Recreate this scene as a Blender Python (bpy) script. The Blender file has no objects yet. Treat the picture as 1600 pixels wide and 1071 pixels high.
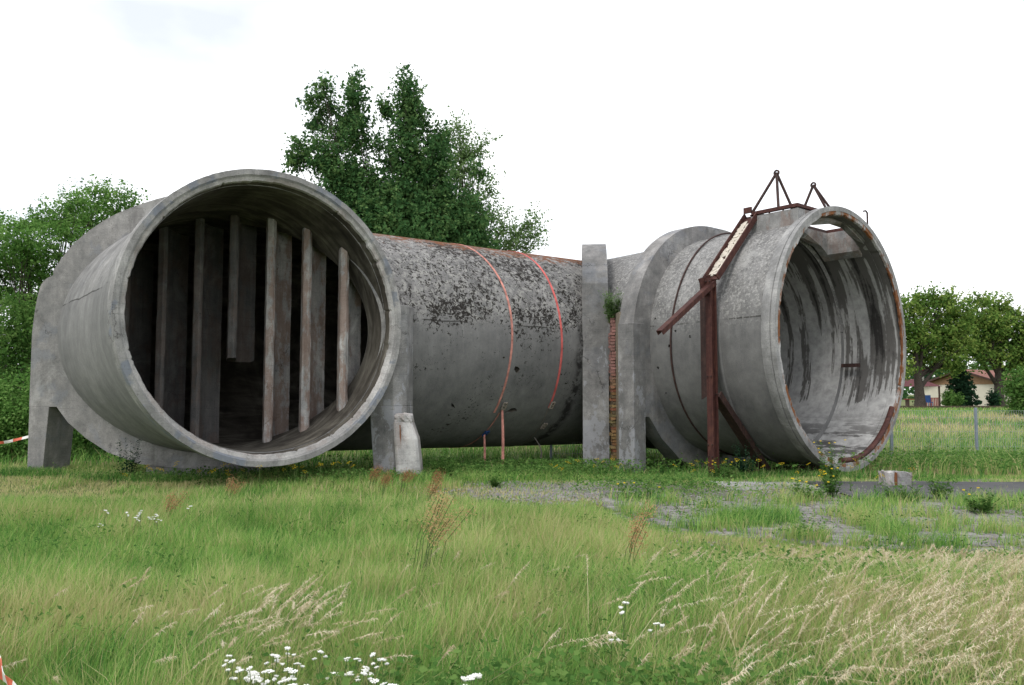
import bpy, bmesh, math, random
import numpy as np
from mathutils import Vector

random.seed(7)
rng = np.random.default_rng(11)
S = bpy.context.scene
COL = S.collection

# ------------------------------------------------------------------ camera, light, exposure
cam_d = bpy.data.cameras.new('camera')
cam = bpy.data.objects.new('camera', cam_d)
COL.objects.link(cam)
cam.location = (0, 0, 1.65)
cam.rotation_euler = (math.radians(90 + 3.73), 0, 0)
cam_d.sensor_width = 36
cam_d.lens = 27.45
cam_d.clip_start = 0.05
cam_d.clip_end = 3000
S.camera = cam

SUN_EL, SUN_AZ = 52.0, 215.0          # the cloud-veiled sun: behind the camera, a little to the left
world = bpy.data.worlds.new('World')
S.world = world
world.use_nodes = True
wn, wl = world.node_tree.nodes, world.node_tree.links
wn.clear()
w_out = wn.new('ShaderNodeOutputWorld')
w_bg = wn.new('ShaderNodeBackground')
w_bg.inputs['Strength'].default_value = 0.1
w_sky = wn.new('ShaderNodeTexSky')
w_sky.sky_type = 'NISHITA'
w_sky.sun_disc = False
w_sky.sun_elevation = math.radians(SUN_EL)
w_sky.sun_rotation = math.radians(SUN_AZ)
w_tc = wn.new('ShaderNodeTexCoord')
w_map = wn.new('ShaderNodeMapping')
w_map.inputs['Scale'].default_value = (1.0, 1.0, 2.2)
w_noise = wn.new('ShaderNodeTexNoise')
w_noise.inputs['Scale'].default_value = 2.1
w_noise.inputs['Detail'].default_value = 5
w_noise.inputs['Roughness'].default_value = 0.5
w_ramp = wn.new('ShaderNodeMapRange')     # nearly closed cloud, thin only here and there
w_ramp.inputs['From Min'].default_value = 0.34
w_ramp.inputs['From Max'].default_value = 0.56
w_ramp.inputs['To Min'].default_value = 0.50
w_ramp.inputs['To Max'].default_value = 0.97
w_mix = wn.new('ShaderNodeMix')
w_mix.data_type = 'RGBA'
w_mix.inputs['B'].default_value = (12.6, 12.75, 13.0, 1)
wl.new(w_tc.outputs['Generated'], w_map.inputs['Vector'])
wl.new(w_map.outputs['Vector'], w_noise.inputs['Vector'])
wl.new(w_noise.outputs['Fac'], w_ramp.inputs['Value'])
wl.new(w_ramp.outputs['Result'], w_mix.inputs['Factor'])
wl.new(w_sky.outputs['Color'], w_mix.inputs['A'])
wl.new(w_mix.outputs['Result'], w_bg.inputs['Color'])
wl.new(w_bg.outputs['Background'], w_out.inputs['Surface'])

sun_d = bpy.data.lights.new('sun', 'SUN')
sun_d.energy = 1.2
sun_d.angle = math.radians(16)
sun_d.color = (1.0, 0.96, 0.90)
sun = bpy.data.objects.new('sun', sun_d)
COL.objects.link(sun)
_a, _e = math.radians(SUN_AZ), math.radians(SUN_EL)
_to_sun = Vector((math.sin(_a) * math.cos(_e), math.cos(_a) * math.cos(_e), math.sin(_e)))
sun.rotation_euler = (-_to_sun).to_track_quat('-Z', 'Y').to_euler()
sun.location = (0, 0, 40)

S.view_settings.view_transform = 'Standard'
S.view_settings.look = 'None'
S.view_settings.exposure = 0.36
S.view_settings.gamma = 1.0
S.view_settings.use_curve_mapping = False
S.cycles.max_bounces = 6
S.cycles.diffuse_bounces = 4
S.cycles.transparent_max_bounces = 6

# ------------------------------------------------------------------ small tools
def dirh(a):
    a = math.radians(a)
    return Vector((math.sin(a), math.cos(a), 0))

F, YH, EYE = 1220.0, 615.0, 1.65
def at(x, y, Y):
    """point of the place at distance Y, from where the photograph shows it"""
    return Vector(((x - 800) / F * Y, Y, EYE + (YH - y) / F * Y))

def sstep(a, b, v):
    t = np.clip((np.asarray(v, float) - a) / (b - a), 0, 1)
    return t * t * (3 - 2 * t)

_lat = rng.random((8, 64, 64))
def vnoise(x, y, sc, k=0):
    x = np.asarray(x, float) / sc + 100; y = np.asarray(y, float) / sc + 100
    xi = np.floor(x).astype(int); yi = np.floor(y).astype(int)
    fx = x - xi; fy = y - yi
    fx = fx * fx * (3 - 2 * fx); fy = fy * fy * (3 - 2 * fy)
    L = _lat[k]
    a = L[xi % 64, yi % 64]; b = L[(xi + 1) % 64, yi % 64]
    c = L[xi % 64, (yi + 1) % 64]; d = L[(xi + 1) % 64, (yi + 1) % 64]
    return (a * (1 - fx) + b * fx) * (1 - fy) + (c * (1 - fx) + d * fx) * fy

def gz(x, y):
    """height of the ground"""
    x = np.asarray(x, float); y = np.asarray(y, float)
    g = -sstep(-8, 0, x) * np.clip(0.06 * (y - 14.5), 0, 0.27)
    g = g + sstep(24, 54, y) * 0.67
    near = 1 - sstep(22, 30, y)
    return g + near * (vnoise(x, y, 1.7, 1) - 0.5) * 0.07 * (1 - sstep(1.0, 2.2, x) * sstep(8.2, 9.2, y))

class MB:
    def __init__(s):
        s.v = []; s.f = []; s.m = []
    def add(s, v, f, mi=0):
        b = len(s.v)
        s.v += [tuple(p) for p in v]
        s.f += [tuple(i + b for i in q) for q in f]
        s.m += [mi] * len(f)
    def obox(s, c, ax, ay, az, mi=0):
        c, ax, ay, az = Vector(c), Vector(ax), Vector(ay), Vector(az)
        v = [c + i * ax + j * ay + k * az for k in (-1, 1) for j in (-1, 1) for i in (-1, 1)]
        s.add(v, [(0, 2, 3, 1), (4, 5, 7, 6), (0, 1, 5, 4), (2, 6, 7, 3), (0, 4, 6, 2), (1, 3, 7, 5)], mi)
    def box(s, c, size, head=90, mi=0):
        d = dirh(head)
        r = dirh(head - 90)
        s.obox(c, d * size[0] / 2, r * size[1] / 2, Vector((0, 0, size[2] / 2)), mi)
    def beam(s, p, q, w, h, up=(0, 0, 1), mi=0):
        p, q = Vector(p), Vector(q)
        d = (q - p)
        L = d.length
        d.normalize()
        a = d.cross(Vector(up))
        if a.length < 1e-4: a = d.cross(Vector((1, 0, 0)))
        a.normalize()
        b = a.cross(d)
        s.obox((p + q) / 2, d * L / 2, a * w / 2, b * h / 2, mi)
    def tube(s, pts, r, n=6, mi=0, cap=True):
        pts = [Vector(p) for p in pts]
        rs = r if isinstance(r, (list, tuple)) else [r] * len(pts)
        rings = []
        prev = None
        for i, p in enumerate(pts):
            d = (pts[min(i + 1, len(pts) - 1)] - pts[max(i - 1, 0)]).normalized()
            if prev is None:
                a = d.cross(Vector((0, 0, 1)))
                if a.length < 1e-3: a = d.cross(Vector((1, 0, 0)))
            else:
                a = prev - d * prev.dot(d)
            a.normalize(); prev = a
            b = d.cross(a)
            rings.append([p + rs[i] * (math.cos(2 * math.pi * k / n) * a + math.sin(2 * math.pi * k / n) * b) for k in range(n)])
        v = [q for R in rings for q in R]
        f = []
        for i in range(len(pts) - 1):
            for k in range(n):
                f.append((i * n + k, i * n + (k + 1) % n, (i + 1) * n + (k + 1) % n, (i + 1) * n + k))
        if cap:
            f.append(tuple(range(n))[::-1]); f.append(tuple((len(pts) - 1) * n + k for k in range(n)))
        s.add(v, f, mi)
    def prism(s, poly, z0, z1, mi=0):
        """poly: list of plan points (Vector), z0/z1 numbers or lists"""
        n = len(poly)
        z0 = z0 if isinstance(z0, (list, tuple)) else [z0] * n
        z1 = z1 if isinstance(z1, (list, tuple)) else [z1] * n
        v = [(p[0], p[1], z0[i]) for i, p in enumerate(poly)] + [(p[0], p[1], z1[i]) for i, p in enumerate(poly)]
        f = [tuple(range(n))[::-1], tuple(range(n, 2 * n))]
        f += [(i, (i + 1) % n, n + (i + 1) % n, n + i) for i in range(n)]
        s.add(v, f, mi)
    def build(s, name, mats, parent=None, smooth=None, bevel=0.0, kind=None, fix=True):
        loc = parent_world(parent)
        me = bpy.data.meshes.new(name)
        me.from_pydata([(p[0] - loc[0], p[1] - loc[1], p[2] - loc[2]) for p in s.v], [], s.f)
        for m in (mats if isinstance(mats, (list, tuple)) else [mats]):
            me.materials.append(m)
        me.polygons.foreach_set('material_index', s.m)
        if fix or bevel:
            bm = bmesh.new(); bm.from_mesh(me)
            if bevel:
                bmesh.ops.bevel(bm, geom=[e for e in bm.edges if e.calc_face_angle(0) > 0.6], offset=bevel, segments=2, affect='EDGES', profile=0.5)
            bmesh.ops.recalc_face_normals(bm, faces=bm.faces)
            bm.to_mesh(me); bm.free()
        if smooth is not None:
            me.shade_smooth()
            me.set_sharp_from_angle(angle=math.radians(smooth))
        return link(name, me, parent, kind)

def parent_world(p):
    l = Vector((0, 0, 0))
    while p is not None:
        l = l + p.location
        p = p.parent
    return l

def link(name, me, parent=None, kind=None):
    o = bpy.data.objects.new(name, me)
    COL.objects.link(o)
    if parent is not None: o.parent = parent
    if kind: o['kind'] = kind
    return o

def tag(o, label, cat, group=None):
    o['label'] = label; o['category'] = cat
    if group: o['group'] = group
    return o

def thing(name, label, cat, loc=(0, 0, 0), group=None):
    o = bpy.data.objects.new(name, None)
    o.empty_display_size = 0.2
    COL.objects.link(o)
    o.location = loc
    return tag(o, label, cat, group)

def np_mesh(name, V, tri=None, quad=None, tint=None, mats=(), parent=None, kind=None):
    """mesh straight from numpy arrays"""
    me = bpy.data.meshes.new(name)
    loc = parent_world(parent)
    V = np.asarray(V, np.float32) - np.array(loc, np.float32)
    me.vertices.add(len(V)); me.vertices.foreach_set('co', V.ravel())
    idx = []; start = []; tot = 0
    if quad is not None and len(quad):
        idx.append(np.asarray(quad, np.int32).ravel()); start.append(np.arange(len(quad)) * 4); tot = len(quad) * 4
    if tri is not None and len(tri):
        idx.append(np.asarray(tri, np.int32).ravel()); start.append(tot + np.arange(len(tri)) * 3)
    idx = np.concatenate(idx); start = np.concatenate(start).astype(np.int32)
    me.loops.add(len(idx)); me.loops.foreach_set('vertex_index', idx.astype(np.int32))
    me.polygons.add(len(start)); me.polygons.foreach_set('loop_start', start)
    me.update(calc_edges=True)
    if tint is not None:
        a = me.attributes.new('tint', 'FLOAT', 'POINT')
        a.data.foreach_set('value', np.asarray(tint, np.float32))
    for m in mats: me.materials.append(m)
    me.validate()
    return link(name, me, parent, kind)

# ------------------------------------------------------------------ materials
class M:
    def __init__(s, name):
        s.mat = bpy.data.materials.new(name)
        s.mat.use_nodes = True
        s.t = s.mat.node_tree
        s.t.nodes.clear()
        s.out = s.t.nodes.new('ShaderNodeOutputMaterial')
        g = s.t.nodes.new('ShaderNodeNewGeometry')
        s.pos = g.outputs['Position']; s.nor = g.outputs['Normal']
        sep = s.t.nodes.new('ShaderNodeSeparateXYZ')
        s.t.links.new(s.pos, sep.inputs[0])
        s.x, s.y, s.z = sep.outputs
    def put(s, sock, v):
        if isinstance(v, bpy.types.NodeSocket): s.t.links.new(v, sock)
        elif isinstance(v, tuple) and len(v) == 3 and sock.type == 'RGBA': sock.default_value = (*v, 1)
        else: sock.default_value = v
    def scale(s, k, vec=None):
        n = s.t.nodes.new('ShaderNodeMapping')
        n.inputs['Scale'].default_value = k
        s.put(n.inputs['Vector'], vec or s.pos)
        return n.outputs[0]
    def noise(s, sc, det=4, vec=None, rough=0.55, dist=0.0):
        n = s.t.nodes.new('ShaderNodeTexNoise')
        n.inputs['Scale'].default_value = sc; n.inputs['Detail'].default_value = det
        n.inputs['Roughness'].default_value = rough; n.inputs['Distortion'].default_value = dist
        s.put(n.inputs['Vector'], vec or s.pos)
        return n.outputs['Fac']
    def vor(s, sc, vec=None, out='Distance'):
        n = s.t.nodes.new('ShaderNodeTexVoronoi')
        n.inputs['Scale'].default_value = sc
        s.put(n.inputs['Vector'], vec or s.pos)
        return n.outputs[out]
    def ss(s, a, b, v):
        n = s.t.nodes.new('ShaderNodeMapRange')
        n.interpolation_type = 'SMOOTHSTEP'
        n.inputs['From Min'].default_value = a; n.inputs['From Max'].default_value = b
        s.put(n.inputs['Value'], v)
        return n.outputs['Result']
    def math(s, op, a, b=0.0, c=None):
        n = s.t.nodes.new('ShaderNodeMath'); n.operation = op
        s.put(n.inputs[0], a); s.put(n.inputs[1], b)
        if c is not None: s.put(n.inputs[2], c)
        return n.outputs[0]
    def mul(s, a, b): return s.math('MULTIPLY', a, b)
    def addm(s, a, b): return s.math('ADD', a, b)
    def mix(s, f, a, b):
        n = s.t.nodes.new('ShaderNodeMix'); n.data_type = 'RGBA'
        s.put(n.inputs['Factor'], f); s.put(n.inputs['A'], a); s.put(n.inputs['B'], b)
        return n.outputs['Result']
    def ramp(s, f, stops):
        n = s.t.nodes.new('ShaderNodeValToRGB')
        e = n.color_ramp.elements
        while len(e) < len(stops): e.new(0.5)
        for i, (p, c) in enumerate(stops):
            e[i].position = p; e[i].color = (*c, 1) if len(c) == 3 else c
        s.put(n.inputs[0], f)
        return n.outputs[0]
    def dot(s, d):
        n = s.t.nodes.new('ShaderNodeVectorMath'); n.operation = 'DOT_PRODUCT'
        s.put(n.inputs[0], s.pos); n.inputs[1].default_value = d
        return n.outputs['Value']
    def comb(s, x, y, z):
        n = s.t.nodes.new('ShaderNodeCombineXYZ')
        s.put(n.inputs[0], x); s.put(n.inputs[1], y); s.put(n.inputs[2], z)
        return n.outputs[0]
    def attr(s, name):
        n = s.t.nodes.new('ShaderNodeAttribute'); n.attribute_name = name
        return n.outputs['Fac']
    def rand(s):
        n = s.t.nodes.new('ShaderNodeObjectInfo')
        return n.outputs['Random']
    def surf(s, col, rough=0.9, bump=None, strength=0.3, dist=0.02, spec=0.25, metal=0.0):
        b = s.t.nodes.new('ShaderNodeBsdfPrincipled')
        s.put(b.inputs['Base Color'], col); s.put(b.inputs['Roughness'], rough)
        b.inputs['Specular IOR Level'].default_value = spec
        b.inputs['Metallic'].default_value = metal
        if bump is not None:
            n = s.t.nodes.new('ShaderNodeBump')
            n.inputs['Strength'].default_value = strength; n.inputs['Distance'].default_value = dist
            s.put(n.inputs['Height'], bump)
            s.t.links.new(n.outputs[0], b.inputs['Normal'])
        s.t.links.new(b.outputs[0], s.out.inputs[0])
        return s.mat
    def leafy(s, col, trans=0.35, tcol=None):
        d = s.t.nodes.new('ShaderNodeBsdfDiffuse'); t = s.t.nodes.new('ShaderNodeBsdfTranslucent')
        mx = s.t.nodes.new('ShaderNodeMixShader'); mx.inputs[0].default_value = trans
        s.put(d.inputs['Color'], col); s.put(t.inputs['Color'], tcol or col)
        s.t.links.new(d.outputs[0], mx.inputs[1]); s.t.links.new(t.outputs[0], mx.inputs[2])
        s.t.links.new(mx.outputs[0], s.out.inputs[0])
        return s.mat

D140, D50 = tuple(dirh(140)), tuple(dirh(50))
CLD50 = Vector((-6.107, 15.92, 0)).dot(dirh(50))

def concrete(name, base=0.20, warm=0.012, lichen=0.0, moss=0.0, seam=None, rough_up=0.0, white=0.0, rust=0.0, streak=0.5, streaks_along=None, grain=1.0, blue=0.0):
    m = M(name)
    n1 = m.noise(0.55, 7, rough=0.62)
    n2 = m.noise(3.1, 8, rough=0.68)
    n3 = m.noise(46, 3)
    st = m.noise(1.0, 6, vec=m.scale((5.0, 5.0, 0.28)), rough=0.65)
    st2 = m.noise(1.0, 4, vec=m.scale((17, 17, 0.5)), rough=0.6)
    v = m.addm(m.mul(n1, 0.50), m.mul(n2, 0.5))
    v = m.addm(m.mul(v, 1 - 0.4 * streak), m.addm(m.mul(st, 0.28 * streak), m.mul(st2, 0.12 * streak)))
    v = m.addm(v, m.mul(m.math('SUBTRACT', n3, 0.5), 0.16 * grain))
    b = base * 1.06
    warm = warm * .45
    col = m.ramp(v, [(0.30, (b * .28, b * .275, b * .275)), (0.435, (b * .70, b * .695, b * .69)), (0.53, (b + warm, b, b - warm * .6)), (0.66, (b * 1.75 + warm, b * 1.73, b * 1.68))])
    if blue:
        pb = m.ss(0.53, 0.60, m.noise(1.6, 5, rough=0.6))
        col = m.mix(m.mul(pb, blue), col, (0.17, 0.19, 0.23))
    pa = m.ss(0.50, 0.62, m.noise(1.05, 8, rough=0.74, dist=0.5))
    col = m.mix(m.mul(pa, 0.38), col, (b * .42, b * .41, b * .40))
    wp = m.ss(0.54, 0.66, m.noise(0.85, 8, rough=0.7, dist=0.8))
    col = m.mix(m.mul(wp, 0.42), col, (b * 1.75, b * 1.74, b * 1.70))
    bl = m.math('PINGPONG', m.addm(m.z, m.mul(m.noise(0.5, 2), 0.03)), 0.085)
    bl = m.mul(m.math('SUBTRACT', 1.0, m.ss(0.002, 0.008, bl)), m.ss(0.46, 0.58, m.noise(1.4, 4)))
    col = m.mix(m.mul(bl, 0.30), col, (b * .35, b * .34, b * .33))
    vd = m.t.nodes.new('ShaderNodeTexVoronoi'); vd.feature = 'DISTANCE_TO_EDGE'; vd.inputs['Scale'].default_value = 0.55
    wv = m.t.nodes.new('ShaderNodeVectorMath'); wv.operation = 'ADD'
    m.put(wv.inputs[0], m.pos); m.put(wv.inputs[1], m.comb(m.mul(m.noise(2.3, 6, rough=0.7), 0.7), m.mul(m.noise(2.9, 6, rough=0.7), 0.7), m.mul(m.noise(2.6, 6, rough=0.7), 0.7)))
    m.put(vd.inputs['Vector'], wv.outputs[0])
    crk = m.mul(m.math('SUBTRACT', 1.0, m.ss(0.001, 0.007, vd.outputs['Distance'])), m.ss(0.50, 0.60, m.noise(0.8, 3)))
    col = m.mix(m.mul(crk, 0.75), col, (0.025, 0.022, 0.02))
    ru = m.mul(m.ss(0.54, 0.64, m.noise(1.0, 7, vec=m.scale((6.5, 6.5, 0.22)), rough=0.7)), m.ss(0.45, 0.6, m.noise(0.9, 3)))
    col = m.mix(m.mul(ru, 0.45 * streak), col, (b * .30, b * .29, b * .28))
    pit = m.ss(0.63, 0.68, m.noise(33, 3))
    col = m.mix(m.mul(pit, 0.5 * grain), col, (b * .35, b * .34, b * .33))
    bump = m.addm(m.mul(n2, 0.6), m.mul(n3, 0.3))
    if seam is not None:
        zz = m.addm(m.z, m.mul(m.math('SUBTRACT', m.noise(0.9, 4), 0.5), 0.12))
        zs = m.addm(m.z, m.mul(m.math('SUBTRACT', m.noise(1.7, 7, rough=0.7), 0.5), 1.1))
        up = m.ss(seam - 0.30, seam + 0.45, zs)
        # poured in two lifts: the lower one is darker and smoother
        low = m.ramp(v, [(0.30, (b * .34, b * .34, b * .34)), (0.42, (b * .66, b * .66, b * .66)), (0.52, (b * .92, b * .91, b * .90)), (0.68, (b * 1.40, b * 1.39, b * 1.37))])
        col = m.mix(up, low, col)
        stp = m.ss(seam - 0.005, seam + 0.01, zz)
        col = m.mix(m.mul(m.math('SUBTRACT', 1.0, stp), 0.24), col, (b * .45, b * .45, b * .45))
        line = m.math('SUBTRACT', 1.0, m.ss(0.006, 0.022, m.math('ABSOLUTE', m.math('SUBTRACT', zz, seam), 0)))
        line = m.mul(line, m.ss(0.42, 0.55, m.noise(1.3, 4)))
        col = m.mix(m.mul(line, 0.8), col, (0.02, 0.018, 0.016))
    else:
        up = 1.0
    if rough_up:
        gr = m.noise(15, 5, rough=0.7)
        gk = m.mul(m.ss(0.50, 0.60, gr), m.mul(up, rough_up))
        col = m.mix(gk, col, (b * 1.75, b * 1.72, b * 1.66))
        gd = m.mul(m.ss(0.56, 0.66, m.noise(21, 4)), m.mul(up, rough_up * 0.7))
        col = m.mix(gd, col, (b * .38, b * .37, b * .35))
        bump = m.addm(bump, m.mul(gr, m.mul(up, 0.9)))
    if lichen:
        big = m.noise(0.7, 3)
        rag = m.noise(11, 6, rough=0.72, dist=0.9)
        rag2 = m.noise(24, 4, rough=0.7, dist=0.5)
        t = m.addm(m.addm(m.mul(rag, 0.8), m.mul(rag2, 0.25)), m.mul(m.math('SUBTRACT', big, 0.5), 0.34))
        zb = m.ss(4.1, 5.2, m.z)
        t = m.addm(t, m.mul(zb, 0.045))
        t = m.addm(t, m.mul(m.math('SUBTRACT', m.ss(2.75, 3.5, zs), 1.0), 0.10))
        t = m.addm(t, m.mul(m.math('SUBTRACT', 1.0, m.ss(3.2, 3.9, m.z)), 0.022))
        k = m.mul(m.ss(0.548, 0.590, t), lichen)
        lt = m.mul(m.ss(0.49, 0.58, m.noise(7, 6, rough=0.75)), m.mul(up, 0.65 * lichen))
        col = m.mix(lt, col, (b * 1.65, b * 1.62, b * 1.52))
        col = m.mix(k, col, (0.022, 0.019, 0.017))
    if lichen:
        ax = m.dot(D50)
        sx = m.addm(ax, m.mul(m.math('SUBTRACT', m.noise(1.8, 6, rough=0.7), 0.5), 0.5))
        c0 = CLD50 + 8.02
        st_ = m.math('SUBTRACT', 1.0, m.ss(0.03, 0.22, m.math('ABSOLUTE', m.math('SUBTRACT', sx, c0), 0)))
        st_ = m.mul(m.mul(st_, m.ss(0.36, 0.55, m.noise(5, 6, rough=0.7))), m.math('SUBTRACT', 1.0, m.ss(3.0, 3.9, m.z)))
        col = m.mix(m.mul(st_, 0.92), col, (0.018, 0.016, 0.016))
    if moss:
        t = m.addm(m.z, m.mul(m.math('SUBTRACT', m.noise(5, 6, rough=0.7), 0.5), 1.5))
        k = m.mul(m.ss(5.0, 5.35, t), moss)
        col = m.mix(k, col, m.mix(m.noise(18, 4), (0.05, 0.022, 0.010), (0.24, 0.085, 0.030)))
    if white:
        w = m.addm(m.noise(2.2, 7, rough=0.7, vec=m.scale((1.3, 1.3, 0.8))), m.mul(m.math('SUBTRACT', 1.6, m.z), 0.04))
        col = m.mix(m.mul(m.ss(0.53, 0.57, w), white), col, (0.36, 0.37, 0.40))
    if rust:
        r = m.noise(1.0, 7, vec=m.scale((2.6, 2.6, 1.1)), rough=0.72)
        k = m.mul(m.ss(0.46, 0.56, r), rust)
        col = m.mix(k, col, (0.19, 0.075, 0.028))
    return m.surf(col, 0.92, bump, 0.5, 0.025)

MAT = {}
MAT['main'] = concrete('concrete_main_duct', 0.20, lichen=1.0, moss=1.0, seam=3.2, streak=0.8)
MAT['elbow'] = concrete('concrete_left_duct', 0.235, seam=3.45, streak=0.8, blue=0.12)
MAT['right'] = concrete('concrete_right_duct', 0.20, warm=0.006, seam=3.2, rough_up=0.75, streak=0.7)
MAT['plate'] = concrete('concrete_frame', 0.22, warm=0.018, white=0.0, blue=0.30, streak=0.5)
MAT['pillar'] = concrete('concrete_pillar', 0.20, white=0.55, blue=0.15, streak=0.4)
MAT['rim'] = concrete('concrete_rim', 0.25, warm=0.014, blue=0.8, streak=0.6)
MAT['rim_rust'] = concrete('concrete_rim_rusty', 0.33, warm=0.012, rust=1.0, streak=0.5)
MAT['rim2'] = concrete('concrete_collar', 0.26, warm=0.004, streak=0.6)
MAT['curb'] = concrete('concrete_curb', 0.27, warm=0.006, rust=0.28, streak=0.4)
MAT['post'] = concrete('concrete_post', 0.33, warm=0.025, rust=0.15, streak=0.4)
MAT['vane'] = concrete('concrete_vane_shaded', 0.12, warm=0.012, rust=0.15, streak=1.0)  # shade on the left vanes, painted in as a darker base
MAT['vane_lit'] = concrete('concrete_vane_lit', 0.40, warm=0.05, rust=0.5, streak=1.0)  # daylight on the right three vanes, painted in as a paler base

def inside_right():
    m = M('concrete_inside_stained')
    ax = m.dot(D140)
    n = m.noise(1.0, 5, vec=m.comb(m.mul(ax, 2.6), m.mul(m.z, 0.22), m.mul(m.dot(D50), 0.15)), rough=0.6, dist=0.3)
    n2 = m.noise(1.0, 5, vec=m.comb(m.mul(ax, 9.0), m.mul(m.z, 0.4), m.mul(m.dot(D50), 0.3)), rough=0.6)
    g = m.noise(5, 7, rough=0.68)
    edge = m.addm(m.addm(m.mul(n, 0.62), m.mul(n2, 0.26)), m.mul(g, 0.12))
    base = m.ramp(g, [(0.3, (.25, .248, .245)), (0.7, (.48, .477, .47))])
    zn = m.addm(m.z, m.addm(m.mul(m.math('SUBTRACT', m.noise(0.8, 6, rough=0.65), 0.5), 2.6), m.mul(m.math('SUBTRACT', n2, 0.5), 2.2)))
    k = m.mul(m.ss(0.475, 0.505, m.addm(edge, m.mul(m.ss(3.5, 5.2, m.z), .05))), m.ss(1.50, 1.60, zn))
    wet = m.mix(m.ss(0.53, 0.58, edge), (.115, .11, .105), (.032, .030, .029))
    col = m.mix(k, base, wet)
    # the puddled floor
    fl = m.noise(1.0, 6, vec=m.comb(m.mul(ax, 1.3), m.mul(m.dot(D50), 1.3), m.mul(m.z, 9)), rough=0.7)
    kf = m.mul(m.ss(0.46, 0.54, fl), m.math('SUBTRACT', 1.0, m.ss(0.5, 1.3, m.z)))
    col = m.mix(m.mul(kf, 0.9), col, (.075, .072, .07))
    return m.surf(col, 0.85, g, 0.4, 0.02)
MAT['in_right'] = inside_right()

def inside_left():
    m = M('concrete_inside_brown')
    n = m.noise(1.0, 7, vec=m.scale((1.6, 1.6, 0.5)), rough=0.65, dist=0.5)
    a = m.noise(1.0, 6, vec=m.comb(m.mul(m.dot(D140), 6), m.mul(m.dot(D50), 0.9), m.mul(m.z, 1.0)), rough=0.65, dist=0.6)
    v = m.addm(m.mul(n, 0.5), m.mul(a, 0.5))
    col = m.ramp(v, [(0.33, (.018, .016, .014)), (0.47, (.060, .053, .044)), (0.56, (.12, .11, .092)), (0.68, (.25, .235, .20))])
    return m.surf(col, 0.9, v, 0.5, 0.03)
MAT['in_left'] = inside_left()

def steel(name, base, hi, k=1.0):
    m = M(name)
    n = m.noise(7, 7, rough=0.7)
    n2 = m.noise(1.0, 5, vec=m.scale((22, 22, 1.2)))
    v = m.addm(m.mul(n, 0.6), m.mul(n2, 0.4))
    col = m.ramp(v, [(0.34, tuple(c * .45 for c in base)), (0.52, base), (0.70, hi)])
    return m.surf(col, 0.75, n, 0.35, 0.01, spec=0.3)
MAT['steel'] = steel('rusty_red_steel', (.068, .025, .021), (.13, .055, .036))
MAT['dark_steel'] = steel('dark_rusty_steel', (.05, .028, .025), (.10, .05, .04))
MAT['rust'] = steel('orange_rust', (.17, .065, .026), (.30, .13, .05))

def simple(name, c, rough=0.8, var=0.25, sc=9.0, spec=0.25):
    m = M(name)
    n = m.noise(sc, 5, rough=0.65)
    col = m.ramp(n, [(0.3, tuple(x * (1 - var) for x in c)), (0.7, tuple(min(1, x * (1 + var)) for x in c))])
    return m.surf(col, rough, n, 0.2, 0.01, spec=spec)
MAT['strap_orange'] = simple('weathered_orange_webbing', (.52, .23, .19), 0.8, 0.5, 8)
MAT['strap_red'] = simple('pinkish_red_webbing', (.60, .13, .12), 0.7, 0.35, 5)
MAT['rope'] = simple('grey_webbing', (.20, .18, .16), 0.9, 0.3)
MAT['blue'] = simple('blue_plastic', (.03, .08, .24), 0.5)
MAT['buckle'] = simple('buckle_steel', (.30, .26, .22), 0.5, 0.4, 30)
MAT['white_flake'] = simple('peeling_white_paint', (.55, .50, .43), 0.85, 0.3, 14)
MAT['tape_white'] = simple('tape_white', (.72, .70, .68), 0.5, 0.1)
MAT['tape_red'] = simple('tape_red', (.58, .12, .07), 0.5, 0.2)
MAT['mortar'] = simple('old_mortar', (.20, .17, .13), 0.95, 0.35, 30)
MAT['galv'] = simple('galvanised_post', (.20, .24, .30), 0.5, 0.2, 10, 0.5)
MAT['wire'] = simple('fence_wire', (.27, .29, .31), 0.5, 0.2, 10, 0.5)
MAT['cream'] = simple('cream_render', (.66, .62, .52), 0.9, 0.06, 3)
MAT['tan'] = simple('tan_boarding', (.34, .21, .125), 0.85, 0.15, 5)
MAT['dark_wood'] = simple('dark_brown_boards', (.075, .048, .040), 0.9, 0.3, 6)
MAT['roof'] = simple('red_brown_tiles', (.23, .105, .085), 0.9, 0.25, 4)
MAT['pav_roof'] = simple('dark_red_roofing', (.11, .035, .040), 0.8, 0.2, 4)
MAT['red_cloth'] = simple('red_cloth', (.26, .045, .045), 0.8)
MAT['bark'] = simple('bark', (.060, .050, .042), 0.95, 0.5, 14)
MAT['yarrow'] = simple('yarrow_white', (.80, .80, .76), 0.8, 0.08, 40)
MAT['leaf_stem'] = simple('green_stem', (.10, .15, .05), .9)
MAT['yellow'] = simple('yellow_petals', (.70, .50, .02), 0.7, 0.15, 40)

def brick_mat():
    m = M('old_brick')
    r = m.rand()
    low = m.math('SUBTRACT', 1.0, m.ss(1.9, 2.5, m.addm(m.z, m.mul(m.noise(2.5, 3), 0.5))))
    red = m.ramp(r, [(0.0, (.25, .13, .115)), (0.5, (.31, .16, .14)), (0.8, (.24, .15, .13)), (1.0, (.19, .10, .085))])
    yel = m.ramp(r, [(0.0, (.22, .15, .06)), (0.35, (.20, .075, .045)), (0.6, (.26, .18, .08)), (0.85, (.10, .075, .055)), (1.0, (.20, .16, .07))])
    col = m.mix(low, red, yel)
    g = m.noise(28, 5, rough=0.7)
    col = m.mix(m.mul(m.ss(0.5, 0.66, g), 0.5), col, (.06, .05, .04))
    return m.surf(col, 0.95, g, 0.6, 0.01)
MAT['brick'] = brick_mat()

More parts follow.
